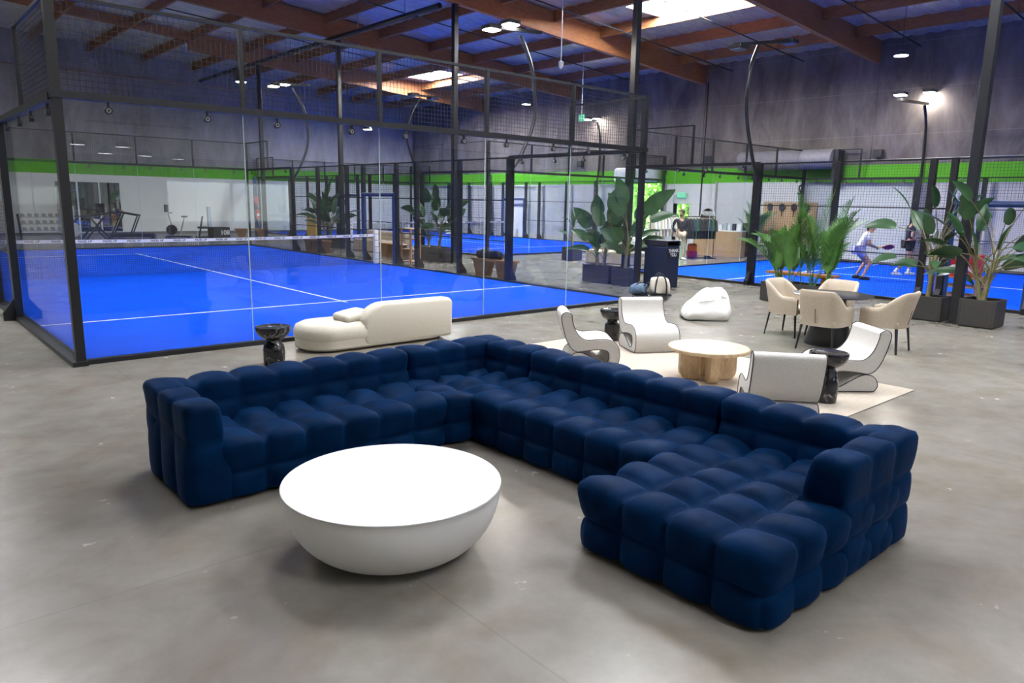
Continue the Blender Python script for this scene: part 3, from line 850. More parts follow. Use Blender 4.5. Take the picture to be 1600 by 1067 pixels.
court(0, 0, 'near padel court behind the seating', (1,))
court(15.15, -15.7, 'right hand padel court where two people play', (-1, 1), open_y=(10.0, 11.6))
court(15.15, 10.95, 'far padel court at the back of the hall', (-1, 1), clamps=False)
net(0, 0, 'white banded net across the near padel court')
net(15.15, -15.7, 'net across the right hand padel court beyond the players')
net(15.15, 10.95, 'distant net across the far padel court')

# court floodlights on bowed poles
def flood(pts, heads, bar, label, lit=True, w=.045, m='column'):
    base = Vector(pts[0])
    t = thing('court_floodlight', label, 'floodlight', (base.x, base.y, 0))
    q = catmull([Vector(p)-Vector((base.x, base.y, 0)) for p in pts], 8)
    MB().tube(q, w, 10).build('curved_pole', m, t)
    o = Vector((base.x, base.y, 0))
    MB().bar(Vector(bar[0])-o, Vector(bar[1])-o, .10, .07).build('crossbar', 'dark', t, smooth=False)
    for h in heads:
        h = Vector(h)-o
        hd = MB().box(h.x, h.y, h.z+.05, .36, .34, .09).build('lamp_head', 'dark', t, smooth=False, bevel=.02)
        MB().box(h.x, h.y, h.z-.006, .30, .28, .02).build('led_panel', 'led' if lit else 'grey', hd, smooth=False)
    return t
flood([(10.12, 4, 2.7), (10.5, 4, 3.2), (10.85, 4, 3.98), (10.78, 4, 4.94), (10.55, 4, 5.49), (10.34, 4, 5.82)], [(9.46, 4, 5.80), (10.03, 4, 6.0)], [(9.5, 4, 5.86), (11.0, 4, 5.98)], 'twin floodlight on a bowed black pole over the near court, nearest the camera')
flood([(10.12, 16, 2.55), (10.45, 16, 3.1), (10.75, 16, 3.9), (10.72, 16, 4.8), (10.5, 16, 5.4), (10.25, 16, 5.8)], [(9.55, 16, 5.76), (9.92, 16, 5.86)], [(9.5, 16, 5.86), (10.9, 16, 5.95)], 'twin floodlight on a bowed pole at the far end of the near court')
flood([(15.1, 0.3, 2.45), (14.6, 0.3, 3.36), (14.28, 0.3, 4.25), (14.31, 0.3, 5.1), (14.6, 0.3, 5.7)], [(13.75, 0.3, 5.50), (16.0, 0.3, 5.95)], [(13.6, 0.3, 5.58), (16.15, 0.3, 6.05)], 'unlit floodlight bar on a bowed black pole at the right hand court corner', lit=False)
flood([(25.22, .3, 2.25), (25.42, .3, 3.0), (25.40, .3, 4.1), (25.30, .3, 4.8), (25.0, .3, 5.35)], [(23.0, .3, 5.46), (25.3, .3, 5.78)], [(22.9, .3, 5.32), (25.25, .3, 5.42)], 'twin floodlight on a bowed pole against the right hand concrete wall')
flood([(25.2, 15, 2.6), (25.42, 15, 3.4), (25.44, 15, 4.5), (25.4, 15, 5.3), (25.2, 15, 5.8)], [(24.5, 15, 5.83), (25.2, 15, 5.93)], [(24.4, 15, 5.90), (25.3, 15, 6.0)], 'twin floodlight on a bowed pole against the wall beyond the tall plants')
flood([(15.1, 15, 2.7), (14.7, 15, 3.4), (14.4, 15, 4.3), (14.55, 15, 5.1), (15.0, 15, 5.85)], [(15.6, 15, 5.85), (14.7, 15, 5.9)], [(14.6, 15, 5.92), (15.8, 15, 5.95)], 'unlit floodlight on a bowed pole between the near and far courts', lit=False)
# ------------------------------------------------------------------ navy sectional sofa
sofa = thing('sectional_sofa', 'large navy velvet tufted sectional sofa in the foreground', 'sofa', (1.2, -6.0, 0))
so = Vector((1.2, -6.0, 0))
def sp(name, x0, x1, y0, y1, z0, z1, nx, ny, htop, nlow=1, fn=None, seed=0, puff=.078, r=.05, label=None):
    mb = MB(); tufted(mb, x0-1.2, x1-1.2, y0+6, y1+6, z0, z1, nx, ny, htop, nlow, r, puff, 7, fn, seed)
    o = mb.build(name, 'velvet', sofa, sharp=0)
    if label: o['label'] = label
    return o
Z0 = .03
# seats
sp('seat_cushion', -.22, 1.57, -5.02, -4.25, Z0, .368, 6, 2, .18, 1, seed=1)
sp('corner_seat_cushion', 1.58, 2.56, -5.02, -4.25, Z0, .365, 3, 3, .18, 1, seed=2)
sp('seat_cushion', 1.83, 2.56, -6.90, -5.03, Z0, .368, 2, 6, .18, 1, seed=3)
sp('chaise_cushion', 1.13, 2.56, -8.09, -6.92, Z0, .368, 5, 4, .18, 1, seed=4)
# backs: leaning a little outwards at the top they taper
def taper_y(yo):     # outer face stays, inner face leans
    def f(v):
        k = max(0, (v.z-.30)/.38); y = v.y-6
        d = yo-y
        return Vector((v.x, yo-d*(1-.22*k)+6, v.z))
    return f
def taper_x(xo):
    def f(v):
        k = max(0, (v.z-.30)/.38); x = v.x+1.2
        d = xo-x
        return Vector((xo-d*(1-.22*k)-1.2, v.y, v.z))
    return f
BT = .65
sp('backrest', -.42, 1.66, -4.40, -4.06, Z0, BT, 7, 1, .14, 2, taper_y(-4.06), 5, puff=.045)
sp('corner_backrest', 1.67, 2.60, -4.40, -4.06, Z0, BT, 3, 1, .14, 2, taper_y(-4.06), 6, puff=.045)
sp('corner_backrest', 2.46, 2.80, -4.95, -4.07, Z0, BT, 1, 3, .14, 2, taper_x(2.80), 7, puff=.045)
sp('backrest', 2.46, 2.80, -6.90, -4.96, Z0, BT, 1, 6, .14, 2, taper_x(2.80), 8, puff=.045)
sp('backrest', 2.46, 2.80, -8.08, -6.91, Z0, BT, 1, 4, .14, 2, taper_x(2.80), 9, puff=.045)
# arms
def taper_arm_l(v):
    k = max(0, (v.z-.05)/.62); x = v.x+1.2; d = x-(-.43)
    return Vector((-.43+d*(1-.34*k)-1.2, v.y, v.z))
sp('armrest', -.43, -.12, -5.03, -4.12, Z0, .655, 1, 3, .22, 1, taper_arm_l, 10, puff=.05)
def taper_arm_r(v):
    k = max(0, (v.z-.05)/.62); y = v.y-6; d = y-(-8.10)
    return Vector((v.x, -8.10+d*(1-.50*k)+6, v.z))
sp('armrest', 1.88, 2.79, -8.10, -7.71, Z0, BT, 3, 1, .22, 2, taper_arm_r, 11, puff=.055)
# recessed plinth
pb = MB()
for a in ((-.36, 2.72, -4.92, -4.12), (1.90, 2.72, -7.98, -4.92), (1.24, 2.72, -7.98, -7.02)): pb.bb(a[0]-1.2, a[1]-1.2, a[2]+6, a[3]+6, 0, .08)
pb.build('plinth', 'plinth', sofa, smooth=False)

# ------------------------------------------------------------------ white bowl coffee table
t = thing('bowl_coffee_table', 'round white bowl shaped coffee table in front of the navy sofa', 'coffee table', (.315, -6.21, 0))
prof = [(.27, 0.0), (.30, .004)]
for k in range(1, 15):
    a = k/14; prof.append((.30+.318*math.sin(a*PI/2)**.92, .004+.386*(1-math.cos(a*PI/2))**.95))
MB().lathe(prof+[(.62, .392)], 72).build('bowl_base', 'white', t, sharp=60)
MB().lathe([(.60, .391), (.617, .392), (.62, .396), (.618, .4), (.55, .401), (.0, .401)], 72, cap=False).build('table_top', 'white', t, sharp=60)

# ------------------------------------------------------------------ black marble side tables
def side_table(loc, label, s=1.0, m='marble', h=.5):
    t = thing('marble_side_table', label, 'side table', loc)
    MB().lathe([(.075*s, h-.165), (.10*s, h-.155), (.15*s, h-.125), (.185*s, h-.085), (.203*s, h-.045), (.207*s, h-.02), (.202*s, h-.003), (.19*s, h), (.17*s, h), (.165*s, h-.004), (.0, h-.004)], 40, cap=False).build('table_top', m, t, sharp=50)
    MB().lathe([(.118*s, 0), (.122*s, .01), (.125*s, .1), (.125*s, .18), (.118*s, .24), (.098*s, h-.205), (.080*s, h-.178), (.076*s, h-.16)], 40).build('pedestal', m, t, sharp=50)
    return t
side_table((1.72, -1.36, 0), 'black marble pedestal table left of the white loveseat by the glass', h=.47)
side_table((6.25, -2.72, .012), 'black pedestal table between the two far white armchairs', s=.9, m='blackstone', h=.45)
side_table((5.45, -6.30, .012), 'veined black marble pedestal table between the two near white armchairs', s=.93, h=.52)
bt = thing('bowl_stand', 'black bowl topped stand holding two bags behind the armchair', 'side table', (8.36, -1.78, 0))
MB().lathe([(.09, .27), (.16, .29), (.27, .34), (.33, .40), (.34, .43), (.33, .44), (.0, .44)], 40, cap=False).build('table_top', 'blackstone', bt, sharp=50)
MB().lathe([(.17, 0), (.175, .02), (.15, .16), (.11, .24), (.095, .275)], 40).build('pedestal', 'blackstone', bt, sharp=50)

# bags on the stand
def noisy(mb, amp, f, seed=0):
    return mb.xf(lambda v: v+Vector((noise.noise(v*f+Vector((seed, 0, 0))), noise.noise(v*f+Vector((seed, 9, 0))), noise.noise(v*f+Vector((seed, 0, 9)))))*amp)
b = thing('denim_bag', 'crumpled blue denim bag lying on the black bowl stand', 'bag', (8.22, -1.60, .442), .4)
mb = MB(); rbox(mb, -.19, .19, -.14, .14, 0.0, .17, .07); noisy(mb, .04, 7, 1); mb.xf(lambda v: Vector((v.x, v.y, max(0, v.z)))); mb.build('bag_body', 'denim', b, sharp=0)
MB().tube(catmull([(-.12, -.10, .14), (-.08, -.16, .20), (.04, -.17, .19), (.10, -.12, .13)], 5), .012, 6).build('handle', 'navy', b)
MB().tube(catmull([(-.15, .02, .15), (-.05, -.02, .20), (.08, .0, .19), (.15, .05, .13)], 5), .012, 6).build('handle', 'dark', b)
b = thing('canvas_tote', 'natural canvas tote with dark navy straps on the black bowl stand', 'bag', (8.43, -1.88, .442), -.7)
mb = MB(); rbox(mb, -.17, .17, -.11, .11, 0.0, .30, .06, fn=lambda v: Vector((v.x*(1-.55*max(0, v.z-.1)), v.y*(1-1.1*max(0, v.z-.1)), v.z))); noisy(mb, .03, 6, 4); mb.xf(lambda v: Vector((v.x, v.y, max(0, v.z)))); mb.build('bag_body', 'canvas', b, sharp=0)
for s_ in (-1, 1):
    MB().tube(catmull([(-.10, s_*.125, .02), (-.09, s_*.13, .18), (-.06, s_*.10, .30), (0, s_*.09, .36), (.06, s_*.10, .30), (.09, s_*.13, .18), (.10, s_*.125, .02)], 6), .013, 6).build('strap', 'navy', b)

# ------------------------------------------------------------------ white loveseat by the glass
t = thing('loveseat', 'rounded cream loveseat with a tall offset back in front of the glass', 'loveseat', (3.4, -.78, 0))
mb = MB()
n = 48; rad = .42
def stadium(hx, hy, r, n=10):
    out = []
    for cx, cy, a0 in ((hx-r, hy-r, 0), (-hx+r, hy-r, PI/2), (-hx+r, -hy+r, PI), (hx-r, -hy+r, 1.5*PI)):
        for k in range(n+1): a = a0+PI/2*k/n; out.append((cx+r*math.cos(a), cy+r*math.sin(a)))
    return out
def loft(mb, rings):
    """rings: list of (outline2d, z)"""
    n = len(rings[0][0]); vs = []; fs = []
    for pts, z in rings: vs += [(x, y, z) for x, y in pts]
    for i in range(len(rings)-1):
        for k in range(n):
            j = (k+1) % n; fs.append((i*n+k, i*n+j, (i+1)*n+j, (i+1)*n+k))
    fs.append(tuple(range(n))[::-1]); fs.append(tuple((len(rings)-1)*n+k for k in range(n)))
    return mb.add(vs, fs)
loft(mb, [(stadium(1.06, .36, .34), .02), (stadium(1.10, .40, .38), .05), (stadium(1.10, .40, .38), .15)])
mb.build('base', 'cream', t)
mb = MB()
loft(mb, [(stadium(1.10, .40, .38), .152), (stadium(1.115, .415, .39), .19), (stadium(1.115, .415, .39), .26), (stadium(1.09, .39, .37), .325), (stadium(1.02, .32, .31), .36), (stadium(.8, .16, .15), .375)])
mb.build('seat_cushion', 'cream', t, sharp=60)
# backrest panel: an upright rounded slab with one big round corner
mb = MB()
def backout(s):
    pts = []
    x0, x1, z0, z1 = -.36+s, 1.10-s, .04+s, .60-s
    for cx, cz, r, a0 in ((x1-.09+s, z1-.09+s, .09-s, 0), (x0+.36-s, z1-.30+s, .30-s, PI/2), (x0+.10-s, z0+.10-s, .10-s, PI), (x1-.05+s, z0+.05-s, .05-s, 1.5*PI)):
        for k in range(9):
            a = a0+PI/2*k/8; rx = r*(1.2 if abs(a0-PI/2) < .1 else 1)
            pts.append((cx+rx*math.cos(a), cz+r*math.sin(a)))
    return pts
rings = [(.045, -.42), (.015, -.405), (0, -.37), (0, -.22), (.015, -.185), (.045, -.17)]
n = len(backout(0)); vs = []; fs = []
for s_, y in rings: vs += [(x+.0, y+.10*(z-.3)*-.3, z) for x, z in backout(s_)]
for i in range(len(rings)-1):
    for k in range(n):
        j = (k+1) % n; fs.append((i*n+k, i*n+j, (i+1)*n+j, (i+1)*n+k))
fs.append(tuple(range(n))[::-1]); fs.append(tuple((len(rings)-1)*n+k for k in range(n)))
mb.add(vs, fs).build('backrest', 'cream', t, sharp=60)
# small cushion leaning on the seat
c = MB(); rbox(c, -.22, .22, -.16, .16, -.05, .05, .049, fn=lambda v: Vector((v.x, v.y, v.z*(1.25-3.0*(v.x*v.x)-4*(v.y*v.y)))))
c = c.build('throw_cushion', 'cream', None, sharp=0); c.location = (3.02, -.90, .428); c.rotation_euler = (.06, -.10, .2)
tag(c, 'small cream scatter cushion lying on the loveseat beside its back', 'cushion')

# ------------------------------------------------------------------ boucle S armchairs
AC = [(.14, .715), (.155, .62), (.20, .50), (.27, .415), (.36, .378), (.50, .388), (.62, .39), (.72, .36), (.79, .285), (.815, .17), (.80, .07), (.775, .0)]
AC2 = [(.145, .0), (.105, .06), (.12, .13), (.17, .185), (.24, .208), (.33, .195), (.45, .13), (.55, .07), (.60, .055), (.645, .08), (.665, .14), (.66, .20), (.63, .235), (.55, .248), (.40, .238), (.27, .218), (.23, .216), (.16, .25), (.10, .33), (.05, .45), (.01, .60), (.0, .69), (.03, .735), (.085, .745)]
K = .88; W_ = .63
outl = [p for p in catmull([(u, v, 0) for u, v in AC], 4)] + [p for p in catmull([(u, v, 0) for u, v in AC2+[AC[0]]], 4)][:-1]
outl = [(p.x*K, p.y*.90) for p in outl]
def armchair(label, loc, f):
    rz = math.atan2(f[1], f[0])
    t = thing('lounge_chair', label, 'armchair', loc, rz, None)
    b = MB().prism(outl, lambda u, v, w: (u, w, v+.002), -W_/2, W_/2).build('chair_body', 'boucle', t, sharp=50, bevel=.012)
    for s_ in (-1, 1):
        pts = [(u, s_*(W_/2), v+.006) for u, v in outl]
        MB().tube(pts+[pts[0]], .0045, 6, cap=False).build('piping', 'piping', t)
    return t
a1 = armchair('white boucle lounge chair beside the beanbag, facing the wooden table from the far side', (6.36, -3.10, .012), (-.48, -.88))
CH = [('white boucle lounge chair left of the wooden table, seen side on', (4.53, -3.33, .012), (.77, -.64)),
      ('white boucle lounge chair just behind the sofa, its back to the camera', (4.26, -6.50, .012), (.77, .64)),
      ('white boucle lounge chair right of the veined marble table, facing left', (6.55, -6.30, .012), (-.77, .64))]
for lab, loc, f in CH:
    dup(a1, loc, math.atan2(f[1], f[0]), lab)

# rug
r_ = MB(); rbox(r_, 3.75, 6.74, -6.70, -2.25, 0.0005, .012, .005, 2)
tag(r_.build('area_rug', 'rug'), 'pale cream rug under the armchairs and wooden table', 'rug')

# round wooden coffee table
t = thing('wooden_coffee_table', 'round pale oak coffee table on thick plank legs', 'coffee table', (5.30, -4.98, .012), .3)
MB().lathe([(.0, .335), (.43, .335), (.452, .342), (.456, .355), (.456, .368), (.448, .378), (.0, .379)], 64, cap=False).build('table_top', 'oak', t, sharp=40)
for k in range(4):
    a = PI/2*k+math.radians(139)-.3
    pl_ = [(.10, .001), (.24, .001), (.285, .02), (.315, .06), (.325, .11), (.325, .336), (.10, .336)]
    d = Vector((math.cos(a), math.sin(a), 0)); nn = Vector((-d.y, d.x, 0))
    MB().prism(pl_, lambda u, v, w: d*u+nn*w+Vector((0, 0, v)), -.055, .055).build('leg', 'oak', t, bevel=.012)

# ------------------------------------------------------------------ dining set
t = thing('dining_table', 'round black dining table on a drum base among four chairs', 'dining table', (8.70, -4.78, 0))
MB().lathe([(.0, .715), (.51, .715), (.54, .722), (.55, .735), (.54, .742), (.0, .744)], 64, cap=False).build('table_top', 'black', t, sharp=40)
MB().lathe([(.33, .0), (.335, .01), (.24, .36), (.19, .60), (.20, .715)], 48).build('pedestal', 'black', t, sharp=50)

def dining_chair(label, loc, rz):
    t = thing('dining_chair', label, 'chair', loc, rz)
    s_ = MB(); rbox(s_, -.24, .27, -.255, .255, .36, .46, .04)
    s_.build('seat', 'beige', t, sharp=60)
    path = catmull([(.27, .285, 0), (.10, .29, 0), (-.10, .285, 0), (-.225, .235, 0), (-.27, .10, 0), (-.275, 0, 0), (-.27, -.10, 0), (-.225, -.235, 0), (-.10, -.285, 0), (.10, -.29, 0), (.27, -.285, 0)], 6)
    n = len(path); zt = []
    for p in path:
        k = max(0, min(1, (.06-p.x)/.30)); k = k*k*(3-2*k); zt.append(.625+.235*k-(.02 if p.x > .2 else 0))
    rows = 7; vs = []; fs = []; th = .05
    cols = rows*2
    for i, p in enumerate(path):
        d = (path[min(i+1, n-1)]-path[max(i-1, 0)]).normalized(); nn = Vector((-d.y, d.x, 0))
        inn = nn if nn.dot(Vector((0.05, 0, 0))-p) > 0 else -nn
        prof = []
        for j in range(rows):
            z = .355+(zt[i]-.355-.02)*j/(rows-1); prof.append((0, z))
        for j in range(rows):
            z = zt[i]-.02-(zt[i]-.355-.02)*j/(rows-1); prof.append((th, z))
        prof.insert(rows, (th*.5, zt[i]))
        for o_, z in prof:
            lean = .10*max(0, (z-.45)/.4)*max(0, min(1, (.1-p.x)/.3))
            q = p+inn*o_; vs.append((q.x-lean, q.y*(1+.06*(z-.4)), z))
    m_ = 2*rows+1
    for i in range(n-1):
        for j in range(m_):
            k = (j+1) % m_; fs.append((i*m_+j, i*m_+k, (i+1)*m_+k, (i+1)*m_+j))
    fs.append(tuple(range(m_))); fs.append(tuple((n-1)*m_+j for j in range(m_))[::-1])
    MB().add(vs, fs).build('backrest', 'beige', t, sharp=70)
    MB().bar((-.282, 0, .40), (-.318, 0, .60), .006, .006).build('back_seam', 'piping', t, smooth=False)
    for x, y in ((.22, .22), (.22, -.22), (-.21, .22), (-.21, -.22)):
        MB().bar((x, y, .37), (x*1.22, y*1.18, 0), .032, .026, w1=.02, h1=.018).build('leg', 'black', t, smooth=False)
    return t
d1 = dining_chair('beige upholstered dining chair nearest the camera, its back towards us', (8.22, -4.92, 0), 0.02)
dup(d1, (8.95, -4.02, 0), -PI/2-.05, 'beige upholstered dining chair on the left of the black table, beside the palm')
dup(d1, (8.90, -5.49, 0), PI/2+.05, 'beige upholstered dining chair on the right of the black table, nearest the planters')
dup(d1, (9.36, -4.48, 0), PI, 'beige upholstered dining chair behind the black table, facing the camera')

# ------------------------------------------------------------------ beanbags
def beanbag(label, loc, rz, s=1.0):
    t = thing('beanbag', label, 'beanbag', loc, rz)
    mb = MB()
    def f(v):
        k = max(0, v.z/.5)
        x = v.x*(1-.55*k)+.16*k; y = v.y*(1-.5*k)
        nz = noise.noise(Vector((v.x*4, v.y*4, v.z*6)))*.035
        return Vector((x*(1+nz), y*(1+nz), max(0, v.z+nz*.8)))*s
    rbox(mb, -.50, .46, -.40, .40, 0, .55, .20, 8, f)
    mb.build('beanbag_body', 'white_cloth', t, sharp=0)
    MB().tube(catmull([(.17, -.17, .40), (.24, -.24, .43), (.31, -.22, .39), (.30, -.18, .33)], 6), .012, 6).xf(lambda v: v*s).build('carry_loop', 'white_cloth', t)
    MB().tube(catmull([(-.18, -.27, .33), (.02, -.275, .36), (.22, -.20, .37)], 6), .006, 6).xf(lambda v: v*s).build('seam', 'white_cloth', t)
    return t
M['white_cloth'] = pm('white_cloth', (0.83, 0.82, 0.81), 0.85, var=0.03, bump=0.5, bscale=5)
beanbag('white slouched beanbag alone on the concrete right of the bags', (9.20, -2.30, 0), -.75)
beanbag('white beanbag mostly hidden behind the far lounge chair', (7.38, -2.30, 0), -.75, .86)
# ------------------------------------------------------------------ plants
def blade(mb, base, d, L_, W_, droop=.4, fold=.25, seg=9, face=(0, 0, 1)):
    d = Vector(d).normalized()
    side = d.cross(Vector(face))
    if side.length < .1: side = Vector((1, 0, 0))
    side.normalize(); vs = []; fs = []
    p = Vector(base); dirv = d.copy()
    for i in range(seg+1):
        t = i/seg
        w = W_*.5*(math.sin(PI*min(1, t*.93+.07)**.75))**.8*(1 if t < .98 else .15)
        up = side.cross(dirv).normalized()
        vs += [p+side*w+up*w*fold, p+side*w*.5+up*w*fold*.42, p, p-side*w*.5+up*w*fold*.42, p-side*w+up*w*fold]
        p = p+dirv*(L_/seg)
        dirv = (dirv+Vector((0, 0, -droop/seg))).normalized()
    for i in range(seg):
        for j in range(4):
            a = i*5+j; fs.append((a, a+1, a+6, a+5))
    mb.add(vs, fs)

def pot(t, sx, sy, h, soil=True):
    wall = MB(); k = .035
    for a in ((-sx/2, sx/2, -sy/2, -sy/2+k), (-sx/2, sx/2, sy/2-k, sy/2), (-sx/2, -sx/2+k, -sy/2+k, sy/2-k), (sx/2-k, sx/2, -sy/2+k, sy/2-k)):
        wall.bb(a[0], a[1], a[2], a[3], .02, h)
    wall.bb(-sx/2+.02, sx/2-.02, -sy/2+.02, sy/2-.02, 0, .06)
    wall.build('planter_box', 'planter', t, smooth=False, bevel=.006)
    MB().bb(-sx/2+k, sx/2-k, -sy/2+k, sy/2-k, h-.09, h-.06).build('soil', 'soil', t, smooth=False)

def strelitzia(label, loc, rz, sx, sy, h, leaves, trunks=(((0, 0), (.05, .03), .75),), seed=0, m='leaf', face=None):
    """leaves: (azimuth deg, petiole length, elevation deg, blade length, width)"""
    t = thing('bird_of_paradise_plant', label, 'potted plant', loc, rz)
    pot(t, sx, sy, h)
    rnd = random.Random(seed)
    st = MB(); fo = MB()
    tops = []
    for (bx, by), (dx, dy), H in trunks:
        pts = catmull([(bx, by, h-.07), (bx+dx*.4, by+dy*.4, h+H*.4), (bx+dx, by+dy, h+H)], 5)
        st.tube(pts, [.05-.018*i/len(pts) for i in range(len(pts))], 9); tops.append((Vector((bx, by, h-.05)), Vector((bx+dx, by+dy, h+H))))
    for k, (az, pl_, el, bl, bw) in enumerate(leaves):
        b0, t0 = tops[k % len(tops)]
        f = .25+.7*rnd.random(); p0 = b0.lerp(t0, f)
        a = math.radians(az); e = math.radians(el)
        d = Vector((math.cos(a)*math.cos(e), math.sin(a)*math.cos(e), math.sin(e)))
        d0 = (d+Vector((0, 0, .9))).normalized()
        p1 = p0+d0*pl_*.5; p2 = p1+d*pl_*.5
        st.tube(catmull([p0, p1, p2], 5), [.014, .013, .012, .011, .010, .009, .009, .008, .008, .007, .007][:11], 6)
        blade(fo, p2, (d+Vector((0, 0, .15-.35*rnd.random()))).normalized(), bl, bw, droop=.5+.5*rnd.random(), fold=.1+.2*rnd.random(), face=(Vector(face)+Vector((rnd.gauss(0, .35), rnd.gauss(0, .35), rnd.gauss(0, .35)))) if face else (rnd.gauss(0, .7), rnd.gauss(0, .7), .8))
    st.build('stems', 'stem', t); fo.build('leaves', m, t, sharp=0)
    return t

def autoleaves(n, seed, h=(.5, 1.1), el=(25, 80), bl=(.42, .62), bw=(.16, .24)):
    r = random.Random(seed); out = []
    for k in range(n):
        az = 360*k/n*2.4+r.uniform(-25, 25)
        e = r.uniform(*el)
        out.append((az, r.uniform(*h)*(.6+.4*e/80), e, r.uniform(*bl), r.uniform(*bw)))
    return out
# two planters by the right-hand court
strelitzia('leafy bird of paradise plant in the charcoal planter left of the black column', (12.64, -4.74, 0), 0, .50, .60, .44, [(139, 1.35, 58, .55, .15), (160, 1.0, 76, .50, .22), (132, .95, 18, .58, .22), (140, .8, 8, .5, .17), (128, .35, 12, .45, .22), (319, 1.1, 62, .52, .22), (325, .9, 42, .58, .22), (310, .8, 22, .55, .22), (300, 1.2, 74, .55, .24), (330, .6, 8, .5, .2), (228, .5, 38, .48, .24), (240, .7, 68, .48, .24), (200, .5, 18, .48, .2), (60, .8, 60, .5, .24), (20, .7, 40, .5, .22), (318, 1.3, 76, .5, .22), (180, .9, 62, .5, .24), (300, .4, -10, .45, .2), (325, .5, 30, .5, .22)], (((0, .02), (.06, -.04), .85), ((.05, .0), (-.02, .06), .6)), 3)
strelitzia('leafy bird of paradise plant in the charcoal planter right of the black column', (12.58, -5.62, 0), 0, .58, .56, .48, autoleaves(34, 8, (.5, 1.6), (5, 70), (.42, .62), (.18, .26)), (((0, 0), (.05, -.08), .7), ((.04, .06), (.0, .14), .5)), 8)
# planters beyond the near court corner
strelitzia('tall bird of paradise plant in a dark planter behind the near court corner', (12.09, 2.76, 0), 0, .36, .88, .44, [(135, .70, 66, .66, .38), (120, .60, 72, .60, .34), (200, .85, 84, .56, .36), (330, .70, 74, .80, .44), (318, .55, 62, .74, .38), (310, .80, 80, .70, .40), (140, .5, 45, .5, .30), (135, .5, 18, .62, .14), (150, .4, 25, .6, .16), (300, .35, 20, .62, .26), (330, .45, 30, .6, .30), (320, .5, 48, .70, .38), (220, .3, 15, .55, .18), (100, .3, 35, .5, .2), (250, .4, 60, .5, .28), (140, .3, 55, .55, .30), (322, .4, 62, .62, .36)], (((0, .1), (.02, .06), .5), ((0, -.12), (.02, -.05), .6)), 11, face=(-.65, -.72, .25))
strelitzia('bird of paradise plant with one very large leaf, behind the bin', (12.09, 1.95, 0), 0, .36, .56, .44, [(318, 1.0, 58, .90, .42), (316, .8, 36, .66, .28), (320, .55, 35, .50, .15), (135, .9, 76, .70, .40), (150, .6, 66, .65, .36), (316, .35, 24, .55, .15), (330, .7, 66, .6, .36), (312, .3, 18, .55, .15), (322, .25, 10, .5, .14), (180, .45, 50, .55, .30), (130, .4, 50, .6, .34), (318, .5, 70, .6, .36), (140, .3, 35, .5, .24)], (((0, 0), (.03, -.06), .75),), 12, face=(-.65, -.72, .25))
# planters through the glass in the middle
strelitzia('bird of paradise plant in a dark planter seen through the glass beyond the slatted stand', (12.35, 10.32, 0), 0, .62, 1.5, .46, autoleaves(34, 21, (.5, 1.3), (5, 80), (.42, .6), (.26, .38)), (((0, .3), (.04, .1), .5), ((0, -.25), (.0, -.15), .5)), 21)
strelitzia('bird of paradise plant in a dark planter beside the far wooden bench', (12.35, 17.75, 0), 0, .62, 1.5, .46, autoleaves(40, 23, (.4, 1.3), (15, 80), (.65, .95), (.2, .3)), (((0, .3), (.04, .1), .5), ((0, -.25), (.0, -.15), .5)), 23)
strelitzia('small leafy plant in a dark planter beside the beige sofa seen through the glass', (16.6, 8.1, 0), 0, .5, .5, .46, autoleaves(8, 24, (.25, .5), (30, 80), (.3, .4), (.10, .15)), seed=24)

def palm(label, loc, sx, sy, h, fronds, seed, trunks=1, pot_m=None):
    t = thing('areca_palm', label, 'potted plant', loc)
    if pot_m is None: pot(t, sx, sy, h)
    else:
        MB().lathe([(.13, 0), (.15, .02), (.16, h), (.145, h), (.14, h-.05), (0, h-.05)], 20, cap=False).build('plant_pot', pot_m, t)
    rnd = random.Random(seed); fo = MB(); st = MB()
    for (bx, by, az, el, L_, dr) in fronds:
        a = math.radians(az); e = math.radians(el)
        d = Vector((math.cos(a)*math.cos(e), math.sin(a)*math.cos(e), math.sin(e)))
        p = Vector((bx, by, h-.06)); pts = []; n = 16
        dv = (d+Vector((0, 0, .6))).normalized()
        for i in range(n+1):
            pts.append(p.copy()); tt = i/n
            dv = (dv+d*.06+Vector((0, 0, -dr*tt*.22))).normalized(); p = p+dv*(L_/n)
        st.tube(pts, [.013*(1-.8*i/n) for i in range(n+1)], 5)
        for i in range(5, n+1):
            for s2 in range(3):
                tt = min(1, (i+s2/3)/n); q = pts[i-1].lerp(pts[i], s2/3)
                dv2 = (pts[i]-pts[i-1]).normalized(); sd = dv2.cross(Vector((0, 0, 1)))
                if sd.length < .05: sd = Vector((-math.sin(a), math.cos(a), 0))
                sd.normalize(); u = sd.cross(dv2).normalized()
                ll = .30*math.sin(PI*min(1, .12+.88*(tt-.28)/.72))**.6*(L_/1.4)+.05
                for sg in (-1, 1):
                    v = (dv2*.75+sd*sg*.62+u*(.28+.15*rnd.random())).normalized()
                    w = u.cross(v).normalized()*.009
                    m1 = q+v*ll*.5; m2 = q+v*ll+Vector((0, 0, -.06*ll/.3))
                    fo.add([q-w, q+w, m1+w*1.2, m1-w*1.2, m2], [(0, 1, 2, 3), (3, 2, 4)])
    st.build('stems', 'palm', t); fo.build('fronds', 'palm', t, smooth=False)
    return t
R_ = random.Random(5)
fr = []
for by in (-.45, -.15, .35, .6):
    for k in range(6):
        fr.append((R_.uniform(-.1, .1), by, R_.uniform(0, 360), R_.uniform(52, 84), R_.uniform(1.15, 1.75), R_.uniform(.4, 1.3)))
fr += [(0, .5, 100, 44, 1.5, .8), (0, .45, 80, 55, 1.5, 1.0), (0, -.1, 300, 80, 2.0, .3), (0, .1, 90, 82, 2.0, .3), (0, -.4, 270, 76, 1.9, .4)]
palm('two bushy green palms in a long dark planter behind the dining set', (12.7, -2.35, 0), .55, 1.7, .42, fr, 5)
